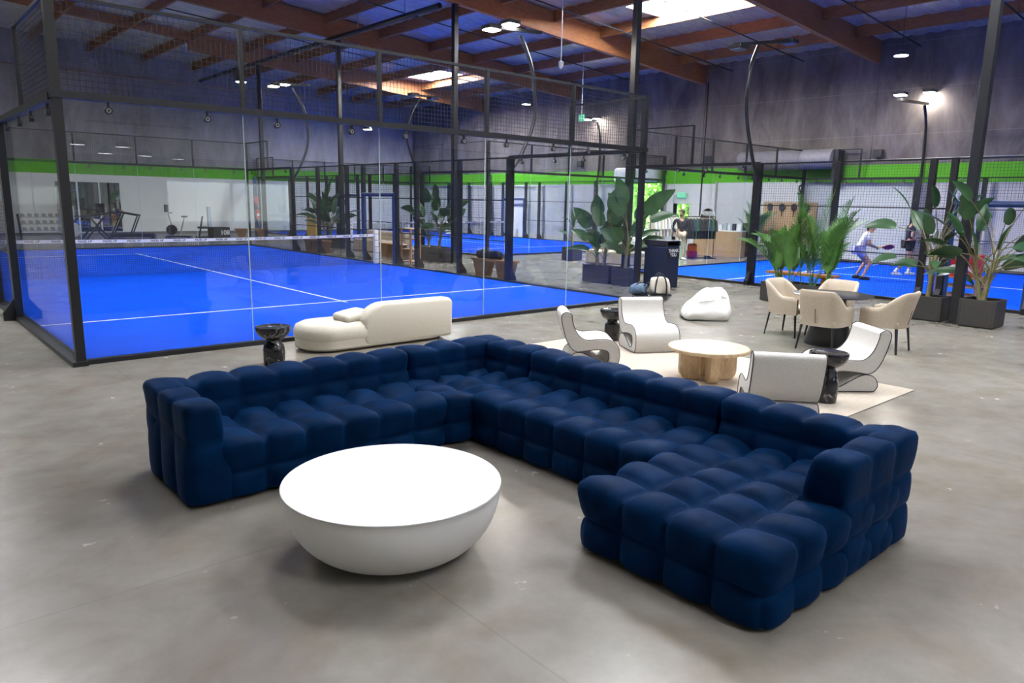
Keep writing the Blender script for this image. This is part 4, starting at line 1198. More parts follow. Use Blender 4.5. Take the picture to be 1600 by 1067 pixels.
fr = [(0, 0, az, R_.uniform(50, 80), R_.uniform(1.3, 1.9), R_.uniform(.4, 1.2)) for az in range(0, 360, 30)]
palm('palm in a white pot beside the slatted counter', (24.0, 5.55, 0), 0, 0, .42, fr, 9, pot_m='plastic')

# ------------------------------------------------------------------ bin, benches, shelf, sofa
M['binnavy'] = pm('bin_navy', (0.010, 0.017, 0.045), 0.45, var=0.1)
t = thing('waste_bin', 'tall dark waste bin lettered THANK YOU by the court corner', 'bin', (12.66, 1.30, 0))
MB().bb(-.26, .26, -.33, .33, .0, 1.0).build('bin_body', 'binnavy', t, smooth=False, bevel=.03)
f = MB()
for a in ((-.27, -.22), (.22, .27)): f.bb(a[0], a[1], -.34, .34, 1.0, 1.13)
f.bb(-.27, .27, -.34, .34, 1.10, 1.13); f.bb(-.22, .22, .29, .34, 1.0, 1.10)
f.build('hood', 'dark', t, smooth=False, bevel=.02)
MB().bb(-.235, .235, -.338, -.331, .70, .94).build('flap_panel', 'black', t, smooth=False)
text_part('THANK\nYOU', .115, 'plastic', t, (0.0, -.341, .84), (PI/2, 0, 0), 'lettering')


t = thing('wooden_bench', 'long brown wooden bench beside the right hand court fence', 'bench', (14.50, -1.35, 0))
MB().bb(-.19, .19, -.82, .82, .41, .47).build('seat_plank', 'bench', t, smooth=False, bevel=.01)
for s_ in (-1, 1):
    l = MB()
    for q in (-1, 1): l.bar((q*.05, s_*.60, .42), (q*.05, s_*.60+q*.0-s_*.22, 0), .09, .09)
    l.bar((0, s_*.60, .40), (0, s_*.36, .40), .10, .05)
    l.build('leg', 'bench', t, smooth=False)

def trap_bench(label, loc, Ls, rz=0):
    t = thing('plank_bench', label, 'bench', loc, rz)
    MB().bb(-.19, .19, -Ls/2, Ls/2, .42, .47).build('seat_plank', 'bench', t, smooth=False, bevel=.008)
    for s_ in (-1, 1):
        MB().prism([(-.12, 0), (.12, 0), (.27, .42), (-.27, .42)], lambda u, v, w: (w, s_*(Ls/2-.32)+u, v), -.17, .17).build('trapezoid_support', 'wicker', t, smooth=False)
    return t
b1 = trap_bench('wooden bench on trapezoid supports with a dark bag on it, right of the near court', (10.62, 5.15, 0), 1.55)
dup(b1, (10.62, 15.2, 0), 0, 'wooden bench on trapezoid supports seen through the glass left of the net post')
dup(b1, (12.1, 24.9, 0), 1.2, 'distant wooden bench on trapezoid supports beside the gym')
dup(b1, (11.95, 12.1, 0), 0, 'wooden bench on trapezoid supports behind the slatted stand')
bg = thing('sports_bag', 'dark sports bag lying on the near plank bench', 'bag', (10.60, 5.35, .47))
mb = MB(); rbox(mb, -.15, .15, -.42, .42, 0.0, .22, .08); noisy(mb, .035, 5, 2); mb.xf(lambda v: Vector((v.x, v.y, max(0, v.z)))); mb.build('bag_body', 'blackc', bg, sharp=0)
MB().tube(catmull([(-.13, -.2, .16), (-.17, -.1, .24), (-.17, .1, .24), (-.13, .2, .16)], 5), .014, 6).build('handle', 'dark', bg)

t = thing('slatted_stand', 'open slatted wooden stand with shelves beside the near court', 'shelf', (10.72, 9.25, 0))
for x in (-.17, .17):
    for y in (-.24, .24): MB().bb(x-.02, x+.02, y-.02, y+.02, 0, 1.12).build('post', 'shelfwood', t, smooth=False)
for z in (.12, .48, .80, 1.10): MB().bb(-.19, .19, -.27, .27, z-.015, z+.015).build('shelf', 'shelfwood', t, smooth=False)
for z, n_ in ((.50, 3), (.82, 2)):
    for k in range(n_):
        o = MB().tube([(0, 0, 0), (0, 0, .09)], .035, 10).build('ball_can', 'plastic'); o.location = (10.68, 9.1+.13*k, z); tag(o, 'small white can on the slatted wooden stand', 'can', 'cans on the slatted stand')

t = thing('tufted_sofa', 'beige tufted two seat sofa seen through the glass behind the net', 'sofa', (13.0, 14.7, 0))
mb = MB(); tufted(mb, -.45, .45, -1.35, 1.35, .03, .42, 2, 5, .16, 1, .06, .05, 5); mb.build('seat_cushion', 'tan', t, sharp=0)
mb = MB(); tufted(mb, .12, .46, -1.38, 1.38, .36, .74, 1, 4, .14, 1, .06, .05, 5); mb.build('backrest', 'tan', t, sharp=0)
t = thing('tufted_sofa', 'rosy beige tufted sofa beyond the near court corner planters', 'sofa', (17.0, 6.4, 0), .3)
mb = MB(); tufted(mb, -.45, .45, -.95, .95, .03, .42, 2, 4, .16, 1, .06, .05, 5); mb.build('seat_cushion', 'tan', t, sharp=0)
mb = MB(); tufted(mb, .12, .46, -.98, .98, .36, .74, 1, 3, .14, 1, .06, .05, 5); mb.build('backrest', 'tan', t, sharp=0)
for k, y in enumerate((-.5, -.1)):
    c = MB(); rbox(c, -.06, .06, -.22, .22, -.2, .2, .058, 5); c = c.build('throw_cushion', 'boucle', None, sharp=0); c.location = (16.98-.3*y, 6.4+y, .64); c.rotation_euler = (0, .3, .3)
    tag(c, 'white cushion on the rosy beige sofa behind the planters', 'cushion', 'white cushions on the rosy sofa')

bx = MB().bb(-.12, .12, -.45, .45, 0, 1.05).build('yellow_board', 'yellow', None, smooth=False, bevel=.02); bx.location = (13.6, 21.5, 0)
tag(bx, 'upright yellow board behind the plant seen through the glass', 'board')

t = thing('easel_board', 'pale blue grey A frame board on white legs by the far court', 'easel', (15.6, 10.35, 0), -.55)
MB().bar((-.10, 0, .62), (.20, 0, 1.72), .40, .03, up=(0, 1, 0)).xf(lambda v: Vector((v.y, v.x, v.z))).build('board_panel', 'steelblue', t, smooth=False)
for s_ in (-1, 1): MB().bar((s_*.14, -.28, 0), (s_*.14, -.06, .75), .025, .025).build('leg', 'plastic', t, smooth=False)
MB().bar((0, .45, 0), (0, .12, 1.3), .025, .025).build('leg', 'plastic', t, smooth=False)

# ------------------------------------------------------------------ right-hand court odds
t = thing('crate_stack', 'slatted wooden rack with a red banner box inside the right hand court', 'rack', (16.6, -4.0, 0))
for z in (.10, .30, .50): MB().bb(-.30, .30, -.42, .42, z-.02, z+.02).build('slat_shelf', 'shelfwood', t, smooth=False)
for x in (-.28, .28):
    for y in (-.4, .4): MB().bb(x-.02, x+.02, y-.02, y+.02, .022, .52).build('post', 'shelfwood', t, smooth=False)
rb_ = MB().bb(-.22, .22, -.36, .36, 0, .48).build('red_box', 'red', None, smooth=False, bevel=.01); rb_.location = (16.6, -4.0, .52)
tag(rb_, 'red box with a white slanting mark on the slatted rack behind the planters', 'box')
MB().add([(-.2215, -.30, .10), (-.2215, -.24, .10), (-.2215, .02, .42), (-.2215, -.04, .42)], [(0, 1, 2, 3)]).build('painted_mark', 'plastic', rb_, smooth=False)
t = thing('folding_seat', 'dark folding chair behind the fence beside the woman player', 'chair', (24.4, 2.6, 0))
MB().bb(-.22, .22, -.28, .28, .42, .47).build('seat', 'navy', t, smooth=False, bevel=.015)
MB().bb(.16, .22, -.28, .28, .5, .95).build('backrest', 'navy', t, smooth=False, bevel=.015)
for x in (-.19, .19):
    for y in (-.24, .24): MB().bar((x, y, .44), (x*1.2, y, 0), .025, .025).build('leg', 'dark', t, smooth=False)

# ------------------------------------------------------------------ pro-shop corner
t = thing('reception_counter', 'slatted timber counter with a rounded end near the exit', 'counter', (23.75, 6.75, 0))
mb = MB()
out = [(.35, -.55)]
out += [(-.25+.55*0, -.55)] if False else []
for k in range(9): a = -PI/2-PI/2*k/8; out.append((-.05+.30*math.cos(a), -.55+.30-.0+.30*math.sin(a)-.0))
out = [(.35, -.85)]+[(-.05+.30*math.cos(-PI/2-PI/2*k/8), -.55+.30*math.sin(-PI/2-PI/2*k/8)) for k in range(9)]+[(-.35, 1.1), (.35, 1.1)]
loft(mb, [([(x*.98, y*.99) for x, y in out], 0), ([(x*.98, y*.99) for x, y in out], .98)]); mb.build('counter_body', 'slat', t, smooth=False)
sl = MB(); pts = [(-.35, 1.1-.055*k) for k in range(30)]+[(-.05+.30*math.cos(-PI-PI/2*-k/9), -.55-.30*math.sin(PI/2*k/9)) for k in range(10)]
for x, y in pts:
    sl.tube([(x, y, .01), (x, y, .97)], .022, 6)
sl.build('slats', 'slat', t)
mb = MB(); loft(mb, [(out, .98), (out, 1.02)]); mb.build('counter_top', 'plastic', t, smooth=False)
for k, (dy, m, s_) in enumerate(((-.45, 'plastic', (.10, .16, .24)), (-.2, 'navy', (.10, .13, .26)), (0, 'plastic', (.1, .12, .22)), (.18, 'steelblue', (.09, .12, .27)), (.4, 'plastic', (.10, .16, .22)))):
    o = MB().bb(-s_[0]/2, s_[0]/2, -s_[1]/2, s_[1]/2, 0, s_[2]).build('product_box', m, None, smooth=False, bevel=.008); o.location = (23.72, 6.45+dy, 1.02)
    tag(o, ['white box at the rounded end of the slatted counter', 'navy box standing on the slatted counter', 'white box between the navy and the pale blue box on the counter', 'pale blue box standing on the slatted counter', 'white box left of the pale blue box on the counter'][k], 'box')
o = MB().bb(-.15, .15, -.2, .2, 0, .75).build('black_speaker', 'dark', None, smooth=False, bevel=.03); o.location = (23.9, 5.2, .80)
o.location = (24.2, 5.95, 0.0); o.scale = (1, 1, 1.75); tag(o, 'black upright speaker box at the right end of the counter', 'speaker')

def clothes_rack(label, loc, rz, n, mats, h=1.55, L_=1.3, group='', glab=None, kinds=None):
    t = thing('clothes_rack', label, 'clothes rack', loc, rz)
    for s_ in (-1, 1):
        MB().tube([(s_*L_/2, 0, .04), (s_*L_/2, 0, h)], .016, 8).build('upright', 'dark', t)
        MB().tube([(s_*L_/2, -.25, .03), (s_*L_/2, .25, .03)], .018, 8).build('foot', 'dark', t)
    MB().tube([(-L_/2, 0, h), (L_/2, 0, h)], .016, 8).build('hanging_rail', 'dark', t)
    MB().tube([(-L_/2, 0, .06), (L_/2, 0, .06)], .014, 8).build('lower_rail', 'dark', t)
    src = {}
    for k in range(n):
        x = -L_/2+.10+(L_-.2)*k/(n-1); m = mats[k % len(mats)]
        p = Matrix.Rotation(rz, 3, 'Z') @ Vector((x, 0, 0))+Vector(loc)
        if m in src:
            o = src[m].copy(); COL.objects.link(o)
            for ch in src[m].children: c = ch.copy(); COL.objects.link(c); c.parent = o
        else:
            g = MB()
            prof = [(-.05, -.06), (.05, -.06), (.22, -.13), (.33, -.50), (.25, -.54), (.20, -.30), (.21, -.80), (-.21, -.80), (-.20, -.30), (-.25, -.54), (-.33, -.50), (-.22, -.13)]
            g.prism(prof, lambda u, v, w: (w+.02*math.sin(u*20+v*6), u, v), -.03, .03)
            o = g.build('hanging_garment', m, None, smooth=False, bevel=.012)
            hh = MB().tube(catmull([(0, -.18, -.13), (0, 0, -.045), (0, .18, -.13)], 4), .009, 6); hh.tube([(0, 0, -.045), (0, 0, .02)], .004, 5)
            hh.build('hanger', 'oak', o); src[m] = o
        o.location = (p.x, p.y, h); o.rotation_euler = (0, 0, rz+(k % 3-1)*.05)
        tag(o, glab, 'garment', group)
    return t
clothes_rack('black rail of dark clothes behind the standing man', (21.35, 6.2, 0), -.42, 9, ['blackc', 'navy', 'greenc', 'blackc', 'blackc'], 1.55, 1.25, 'dark clothes on the rail', 'dark garment hanging on the rail behind the standing man')
clothes_rack('rail of pale clothes beside the open doorway', (21.6, 8.0, 0), -.42, 8, ['canvas', 'tee', 'canvas'], 1.55, 1.2, 'pale clothes on the rail', 'pale garment hanging on the rail by the doorway')
b = thing('backpack', 'orange and magenta backpack on the floor under the dark clothes rail', 'backpack', (21.55, 6.62, .0), -.4)
mb = MB(); rbox(mb, -.18, .18, -.13, .13, .0, .30, .07); mb.build('bag_base', 'magenta', b)
mb = MB(); rbox(mb, -.17, .17, -.12, .12, .24, .55, .09); mb.build('bag_top', 'orange', b)
for k, dx in enumerate((0, .16)):
    s_ = MB(); rbox(s_, -.14, .14, -.05, .05, 0, .10, .045); o = s_.build('trainer_shoe', 'tee' if k else 'navy'); o.location = (22.0+dx, 6.25, 0.0); o.rotation_euler = (0, 0, -.5)
    tag(o, ['dark trainer on the floor under the clothes rail', 'white trainer on the floor under the clothes rail'][k], 'shoe')
mr = thing('leaning_mirror', 'tall arched mirror leaning on the wall behind the counter', 'mirror', (25.1, 8.6, 0), 0)
mp_ = [(-.35, 0), (.35, 0), (.35, 1.5)]+[(.35*math.cos(PI*k/10), 1.5+.35*math.sin(PI*k/10)) for k in range(1, 10)]+[(-.35, 1.5)]
tilt = lambda u, v, w: (w+.17*v, u, v)
MB().prism(mp_, tilt, -.02, .02).build('mirror_glass', 'mirror', mr, smooth=False)
pts = [tilt(u, v, 0) for u, v in mp_]; MB().tube(pts+[pts[0]], .025, 6, cap=False).build('mirror_frame', 'plastic', mr)
dw = thing('racket_display', 'tan display board with hanging rackets on the wall right of the counter', 'display board', (25.38, 4.9, 0))
MB().bb(-.03, .03, -1.1, 1.1, .55, 2.15).build('board_panel', 'slat', dw, smooth=False)
MB().bb(-.25, -.03, -1.1, 1.1, 1.0, 1.03).build('shelf', 'slat', dw, smooth=False)
def racket_mesh(p, m, mh, hole=True):
    MB().ball((0, 0, .30), .125, .019, .15, 18, 12).build('racket_head', m, p)
    MB().bar((0, 0, .16), (0, 0, -.05), .03, .03).build('grip', mh, p, smooth=False, bevel=.005)
for k in range(4):
    t = thing('wall_racket', ['dark racket on the display board, leftmost', 'dark racket on the display board, second from left', 'dark racket on the display board, third from left', 'dark racket on the display board, rightmost'][k], 'racket', (25.31, 5.7-.5*k, 1.65), PI/2)
    racket_mesh(t, 'navy' if k % 2 else 'dark', 'dark')

# ------------------------------------------------------------------ gym corner at the far left
for k in range(3):
    mrr = thing('wall_mirror', ['left panel of the three gym wall mirrors', 'middle panel of the three gym wall mirrors', 'right panel of the three gym wall mirrors'][k], 'mirror', (5.70+.95*k, YN-.03, 0))
    MB().bb(-.44, .44, -.02, .0, .12, 2.50).build('mirror_glass', 'mirror', mrr, smooth=False)
    f = MB(); f.bb(-.47, .47, -.025, .005, .09, .12); f.bb(-.47, .47, -.025, .005, 2.50, 2.53); f.bb(-.47, -.44, -.025, .005, .12, 2.5); f.bb(.44, .47, -.025, .005, .12, 2.5)
    f.build('mirror_frame', 'plastic', mrr, smooth=False)
def treadmill(label, loc, rz):
    t = thing('treadmill', label, 'treadmill', loc, rz)
    MB().bb(-1.0, .85, -.40, .40, .05, .20).build('deck', 'dark', t, smooth=False, bevel=.03)
    MB().bb(-.95, .55, -.28, .28, .20, .215).build('running_belt', 'ink', t, smooth=False)
    for s_ in (-1, 1):
        MB().bar((.75, s_*.38, .18), (.30, s_*.38, 1.15), .10, .06).build('upright', 'dark', t, smooth=False)
        MB().bar((.35, s_*.38, 1.15), (-.35, s_*.38, 1.02), .05, .06).build('handrail', 'dark', t, smooth=False)
        MB().bar((-.33, s_*.38, 1.02), (-.02, s_*.38, .22), .06, .05).build('rear_strut', 'dark', t, smooth=False)
    MB().bar((.42, -.40, 1.18), (.42, .40, 1.18), .14, .08).build('console', 'dark', t, smooth=False)
    MB().box(.50, 0, 1.50, .05, .72, .44).build('screen', 'screen', t, smooth=False, bevel=.01)
    MB().bar((.46, 0, 1.18), (.50, 0, 1.34), .08, .06).build('screen_bracket', 'dark', t, smooth=False)
    for x in (-.9, .75): MB().bb(x-.06, x+.06, -.38, .38, 0.0, .06).build('foot', 'dark', t, smooth=False)
    return t
t1 = treadmill('black treadmill with a large screen, right of the gym mirrors', (7.45, 27.2, 0), 2.75)
t = thing('weight_bench', 'dark folding exercise machine in front of the gym mirrors', 'exercise machine', (5.7, 25.9, 0), .2)
for s_ in (-1, 1):
    MB().bar((-.5, s_*.22, .03), (.35, s_*.22, 1.05), .07, .06).build('crossed_leg', 'dark', t, smooth=False)
    MB().bar((.5, s_*.22, .03), (-.35, s_*.22, 1.05), .07, .06).build('crossed_leg', 'dark', t, smooth=False)
    MB().bar((-.7, s_*.22, 1.0), (.75, s_*.22, 1.14), .05, .05).build('handrail', 'dark', t, smooth=False)
    MB().bb(s_*.55-.05, s_*.55+.05, -.3, .3, 0, .07).build('foot', 'dark', t, smooth=False)
MB().bb(-.1, .15, -.18, .18, .55, .9).build('towel', 'plastic', t, smooth=False, bevel=.04)
MB().bb(.1, .45, -.02, .02, 1.15, 1.55).build('screen', 'screen', t, smooth=False)
t = thing('exercise_bike', 'dark exercise bike with a screen by the gym wall', 'exercise bike', (9.35, 26.7, 0), 2.6)
MB().bar((-.55, 0, .06), (.55, 0, .06), .10, .08).build('base_rail', 'dark', t, smooth=False)
for x in (-.5, .5): MB().bb(x-.04, x+.04, -.28, .28, 0, .06).build('foot', 'dark', t, smooth=False)
MB().tube([(.30, -.04, .36), (.30, .04, .36)], .24, 20).build('flywheel', 'dark', t)
MB().bar((-.05, 0, .1), (-.28, 0, .95), .06, .05).build('seat_post', 'galv', t, smooth=False)
sd = MB(); rbox(sd, -.42, -.16, -.10, .10, .95, 1.02, .03); sd.build('saddle', 'dark', t)
MB().bar((.20, 0, .12), (.42, 0, 1.15), .06, .05).build('front_post', 'galv', t, smooth=False)
MB().bar((.30, -.22, 1.15), (.30, .22, 1.15), .04, .04).build('handlebar', 'dark', t, smooth=False)
MB().box(.48, 0, 1.35, .04, .55, .34).build('screen', 'screen', t, smooth=False)
t = thing('cable_machine', 'pale strength machine with a dark seat by the gym wall', 'exercise machine', (10.5, 26.5, 0), .1)
MB().bb(-.35, .35, -.3, .3, 0, .06).build('base', 'dark', t, smooth=False)
MB().bb(.15, .30, -.06, .06, .06, 1.45).build('upright', 'steelblue', t, smooth=False)
MB().bar((-.30, 0, .06), (-.10, 0, 1.0), .08, .05).build('angled_post', 'dark', t, smooth=False)
sd = MB(); rbox(sd, -.3, .1, -.2, .2, .42, .52, .04); sd.build('seat', 'dark', t)
o = MB(); rbox(o, -.40, .40, -.3, .3, 0, .55, .03); o = o.build('plyo_box', 'dark'); o.location = (10.6, 25.0, 0); o.rotation_euler = (0, 0, .1)
tag(o, 'dark jump box with pale numerals in front of the strength machine', 'box')
text_part('108', .30, 'plastic', o, (.15, -.302, .30), (PI/2, 0, 0), 'lettering')
rk = thing('dumbbell_rack', 'black rack of dumbbells against the gym wall at far left', 'dumbbell rack', (4.3, 29.4, 0), 0)
for s_ in (-1, 1): MB().bar((s_*.85, -.25, 0), (s_*.85, .25, 1.0), .08, .06).build('side_frame', 'dark', rk, smooth=False)
for j, z in enumerate((.28, .58, .88)):
    MB().bb(-.85, .85, -.15+.14*j-.14, .15+.14*j-.14, z-.02, z+.01).build('tray', 'dark', rk, smooth=False)
src = None
for j, z in enumerate((.28, .58, .88)):
    for k in range(6):
        loc = (4.3-.68+.27*k, 29.4-.14+.14*j, z+.085)
        if src is None:
            src = thing('dumbbell', 'black dumbbell on the gym rack', 'dumbbell', loc, 0, 'dumbbells on the gym rack')
            for s_ in (-1, 1): MB().tube([(0, s_*.07, 0), (0, s_*.15, 0)], .075, 8).build('weight', 'dark', src)
            MB().tube([(0, -.08, 0), (0, .08, 0)], .018, 8).build('handle', 'galv', src)
        else: dup(src, loc, 0)
o = MB().ball((0, 0, .34), .34, n=20, m=14).build('exercise_ball', 'plastic'); o.location = (5.3, 28.4, 0); tag(o, 'large pale exercise ball beside the dumbbell rack', 'ball')

t = thing('extinguisher_post', 'slim dark post with a red fire extinguisher beside the far glass', 'post', (14.3, 29.6, 0))
MB().bb(-.09, .09, -.06, .06, 0, 3.0).build('post', 'bluemetal', t, smooth=False)
x = thing('fire_extinguisher', 'red fire extinguisher hung on the slim dark post', 'fire extinguisher', (14.3, 29.44, 0.78))
MB().lathe([(.08, 0), (.095, .02), (.095, .42), (.06, .5), (.03, .53)], 16).build('cylinder', 'red', x)
MB().bb(-.05, .05, -.1, .05, .53, .60).build('valve_handle', 'dark', x, smooth=False)
MB().tube(catmull([(.03, -.06, .56), (.13, -.06, .5), (.13, -.05, .2)], 5), .012, 6).build('hose', 'ink', x)
MB().bb(-.07, .07, -.098, -.093, .16, .30).build('instruction_label', 'plastic', x, smooth=False)
sg = MB().bb(-.09, .09, -.01, .0, 0, .40).build('extinguisher_sign', 'red', None, smooth=False); sg.location = (14.3, 29.535, 1.55)
tag(sg, 'small red sign above the fire extinguisher', 'sign')
# ------------------------------------------------------------------ people
def skinned(name, verts, edges, m, parent, sub=2):
    """verts: list of (pos, radius or (rx,ry))"""
    me = bpy.data.meshes.new(name); me.from_pydata([Vector(v[0]) for v in verts], edges, [])
    me.materials.append(M[m])
    o = bpy.data.objects.new(name, me); COL.objects.link(o)
    sk = o.modifiers.new('skin', 'SKIN'); sk.use_smooth_shade = True
    if not me.skin_vertices: me.attributes  # layer is made by the modifier below
    bm = bmesh.new(); bm.from_mesh(me)
    lay = bm.verts.layers.skin.verify()
    bm.verts.ensure_lookup_table()
    for i, v in enumerate(bm.verts):
        r = verts[i][1]; r = r if isinstance(r, tuple) else (r, r)
        v[lay].radius = r; v[lay].use_root = (i == 0)
    bm.to_mesh(me); bm.free()
    ss = o.modifiers.new('subd', 'SUBSURF'); ss.levels = sub; ss.render_levels = sub
    bpy.context.view_layer.update()
    dg = bpy.context.evaluated_depsgraph_get()
    me2 = bpy.data.meshes.new_from_object(o.evaluated_get(dg))
    bpy.data.objects.remove(o)
    me2.name = name
    for p in me2.polygons: p.use_smooth = True
    o2 = bpy.data.objects.new(name, me2); COL.objects.link(o2); o2.parent = parent
    return o2

def person(label, loc, rz, J, shirt_m, leg_m, shorts=True, sleeves='short', shoe_m='tee', shirt_len=1.0, scale=1.0, sock=False, hair='short'):
    """J: joints in metres, facing +x"""
    t = thing('person', label, 'person', loc, rz); t.scale = (scale,)*3
    g = lambda k: Vector(J[k])
    pel, ch, nk, hd = g('pelvis'), g('chest'), g('neck'), g('head')
    wa = pel.lerp(ch, .45)
    V_ = [(pel, (.13, .10)), (wa, (.115, .09)), (ch, (.135, .095)), (nk, .055), (hd+Vector((0, 0, -.07)), .062), (hd, (.078, .092)), (hd+Vector((0, 0, .09)), .06)]
    E_ = [(0, 1), (1, 2), (2, 3), (3, 4), (4, 5), (5, 6)]
    def chain(root, pts):
        last = root
        for p, r in pts: V_.append((p, r)); E_.append((last, len(V_)-1)); last = len(V_)-1
        return last
    for s_ in ('l', 'r'):
        sh, el, wr = g('sho_'+s_), g('elb_'+s_), g('wri_'+s_)
        chain(2, [(sh, .052), (sh.lerp(el, .5), .046), (el, .038), (el.lerp(wr, .5), .034), (wr, .024), (wr+(wr-el).normalized()*.06, .03)])
        hp, kn, an = g('hip_'+s_), g('kne_'+s_), g('ank_'+s_)
        toe = g('toe_'+s_)
        chain(0, [(hp, .088), (hp.lerp(kn, .5), .075), (kn, .054), (kn.lerp(an, .35), .052), (an, .034), (an.lerp(toe, .7)+Vector((0, 0, -.02)), .032)])
    body = skinned('body', V_, E_, 'skin', t)
    # face : nose, eyes, ears
    fwd = Vector(J.get('face', (1, 0, 0))).normalized(); sd = Vector((-fwd.y, fwd.x, 0)).normalized()
    f = MB(); f.ball(hd+fwd*.088+Vector((0, 0, -.015)), .016, .014, .024)
    for q in (-1, 1): f.ball(hd+sd*q*.080+Vector((0, 0, -.01)), .014, .014, .03)
    f.build('face_features', 'skin', t)
    e_ = MB()
    for q in (-1, 1): e_.ball(hd+fwd*.083+sd*q*.03+Vector((0, 0, .012)), .010)
    e_.build('eyes', 'ink', t)
    MB().ball(hd+fwd*.084+Vector((0, 0, -.058)), .008, .022, .006).build('mouth', 'magenta', t)
    # hair cap
    h = MB(); h.ball(hd-fwd*.014+Vector((0, 0, .045)), .098, .092, .092, 16, 10)
    h.xf(lambda v: v if (v-hd).dot(fwd) < .045 or v.z > hd.z+.07 else v-fwd*((v-hd).dot(fwd)-.045))
    if hair == 'bun': h.ball(hd-fwd*.125+Vector((0, 0, .02)), .055, .055, .07); h.ball(hd-fwd*.12+Vector((0, 0, -.05)), .035, .035, .07)
    h.build('hair', 'hair', t)
    if hair == 'beard': 
        b_ = MB(); b_.ball(hd+fwd*.045+Vector((0, 0, -.075)), .045, .06, .035); b_.build('beard', 'hair', t)
    # shirt
    V2 = [(pel+Vector((0, 0, .02)), (.148, .118)), (wa, (.138, .112)), (ch, (.158, .118)), (nk+(ch-nk)*.25, .08)]
    E2 = [(0, 1), (1, 2), (2, 3)]
    for s_ in ('l', 'r'):
        sh, el, wr = g('sho_'+s_), g('elb_'+s_), g('wri_'+s_)
        V2.append((sh, .068)); E2.append((2, len(V2)-1))
        V2.append((sh.lerp(el, .6), .062)); E2.append((len(V2)-2, len(V2)-1))
        if sleeves == 'long':
            V2.append((el, .056)); E2.append((len(V2)-2, len(V2)-1)); V2.append((wr, .042)); E2.append((len(V2)-2, len(V2)-1))
    skinned('shirt', V2, E2, shirt_m, t)
    V3 = [(pel, (.150, .122))]; E3 = []
    for s_ in ('l', 'r'):
        hp, kn, an = g('hip_'+s_), g('kne_'+s_), g('ank_'+s_)
        V3.append((hp, .104)); E3.append((0, len(V3)-1))
        if shorts: V3.append((hp.lerp(kn, .55), .095)); E3.append((len(V3)-2, len(V3)-1))
        else:
            for p, r in ((hp.lerp(kn, .6), .088), (kn, .074), (kn.lerp(an, .5), .066), (an, .056)): V3.append((p, r)); E3.append((len(V3)-2, len(V3)-1))
    skinned('shorts' if shorts else 'trousers', V3, E3, leg_m, t)
    for s_ in ('l', 'r'):
        an, toe = g('ank_'+s_), g('toe_'+s_); d = (toe-an); d.z = 0; d.normalize()
        s2 = Vector((-d.y, d.x, 0)); z0 = min(an.z, toe.z)-.08
        sh = MB(); rbox(sh, -.10, .19, -.048, .048, 0, .095, .04, 5)
        sh.xf(lambda v: an+d*v.x+s2*v.y+Vector((0, 0, (v.z if v.x < .05 else v.z*(1-1.6*(v.x-.05)))-(an.z-max(0, z0)))))
        sh.build('shoe', shoe_m, t)
        if sock: MB().tube([an+Vector((0, 0, -.02)), an.lerp(g('kne_'+s_), .22)], [.046, .052], 10).build('sock', 'tee', t)
    # hands: palm with four fingers and a thumb
    for s_ in ('l', 'r'):
        el, wr = g('elb_'+s_), g('wri_'+s_); d = (wr-el).normalized(); up = Vector((0, 0, 1))
        a = d.cross(up); a = a.normalized() if a.length > .1 else Vector((0, 1, 0)); c = a.cross(d).normalized()
        vs = [(wr+d*.0, .022), (wr+d*.055, (.036, .018))]; ed = [(0, 1)]
        for k, ln in enumerate((.075, .088, .082, .062)):
            b0 = wr+d*.09+a*(-.03+.02*k); curl = -c
            q = len(vs); vs += [(b0, .0095), (b0+d*ln*.5+curl*.012, .009), (b0+d*ln*.75+curl*.035, .008)]; ed += [(1, q), (q, q+1), (q+1, q+2)]
        q = len(vs); vs += [(wr+d*.03-a*.035, .011), (wr+d*.065-a*.055-c*.012, .009)]; ed += [(1, q), (q, q+1)]
        skinned('hand', vs, ed, 'skin', t, 1)
    return t
wpos = (19.0, -.75, .022); wrz = math.atan2(-.75, .62)
J = dict(pelvis=(-.10, 0, .84), chest=(.08, 0, 1.17), neck=(.15, 0, 1.32), head=(.22, 0, 1.44), sho_l=(.08, .17, 1.24), elb_l=(.10, .24, .98), wri_l=(.30, .12, .90), sho_r=(.08, -.17, 1.24), elb_r=(.10, -.26, .98), wri_r=(.32, -.04, .91),
         hip_l=(-.10, .09, .82), kne_l=(.16, .16, .48), ank_l=(-.05, .18, .09), toe_l=(.10, .20, .03), hip_r=(-.10, -.09, .82), kne_r=(.18, -.16, .47), ank_r=(.02, -.20, .09), toe_r=(.17, -.24, .03), face=(1, -.1, 0))
person('woman player crouching in a white tee and lilac shorts', wpos, wrz, J, 'tee', 'lilac', True, 'short', 'blackc', hair='bun')
def padel_racket(label, p, dirv, m, grip, face_m=None, mark=None):
    t = thing('padel_racket', label, 'racket', p)
    z = Vector(dirv).normalized(); q = Vector((0, 0, 1)).rotation_difference(z)
    t.rotation_mode = 'XYZ'; t.rotation_euler = q.to_euler()
    MB().bar((0, 0, -.02), (0, 0, .13), .03, .03).build('grip', grip, t, smooth=False, bevel=.006)
    hd = MB().ball((0, 0, .31), .128, .019, .145, 20, 14).build('racket_head', m, t)
    br_ = MB()
    for s_ in (-1, 1): br_.bar((0, 0, .12), (s_*.05, 0, .19), .02, .02)
    br_.build('throat', m, t, smooth=False)
    if mark:
        for sy in (-1, 1): text_part(mark, .16, 'yellow', hd, (0, sy*.0215, .31), (PI/2, 0, 0 if sy < 0 else PI), 'logo')
    return t
Rw = Matrix.Rotation(wrz, 3, 'Z')
hp = Rw @ Vector((.36, 0.0, .89))+Vector(wpos)
padel_racket('red padel racket held low by the woman player', hp, Rw @ Vector((1, -.10, .06)), 'red', 'yellow')
mpos = (21.5, -1.0, .022); mrz = math.atan2(-.75, .62)
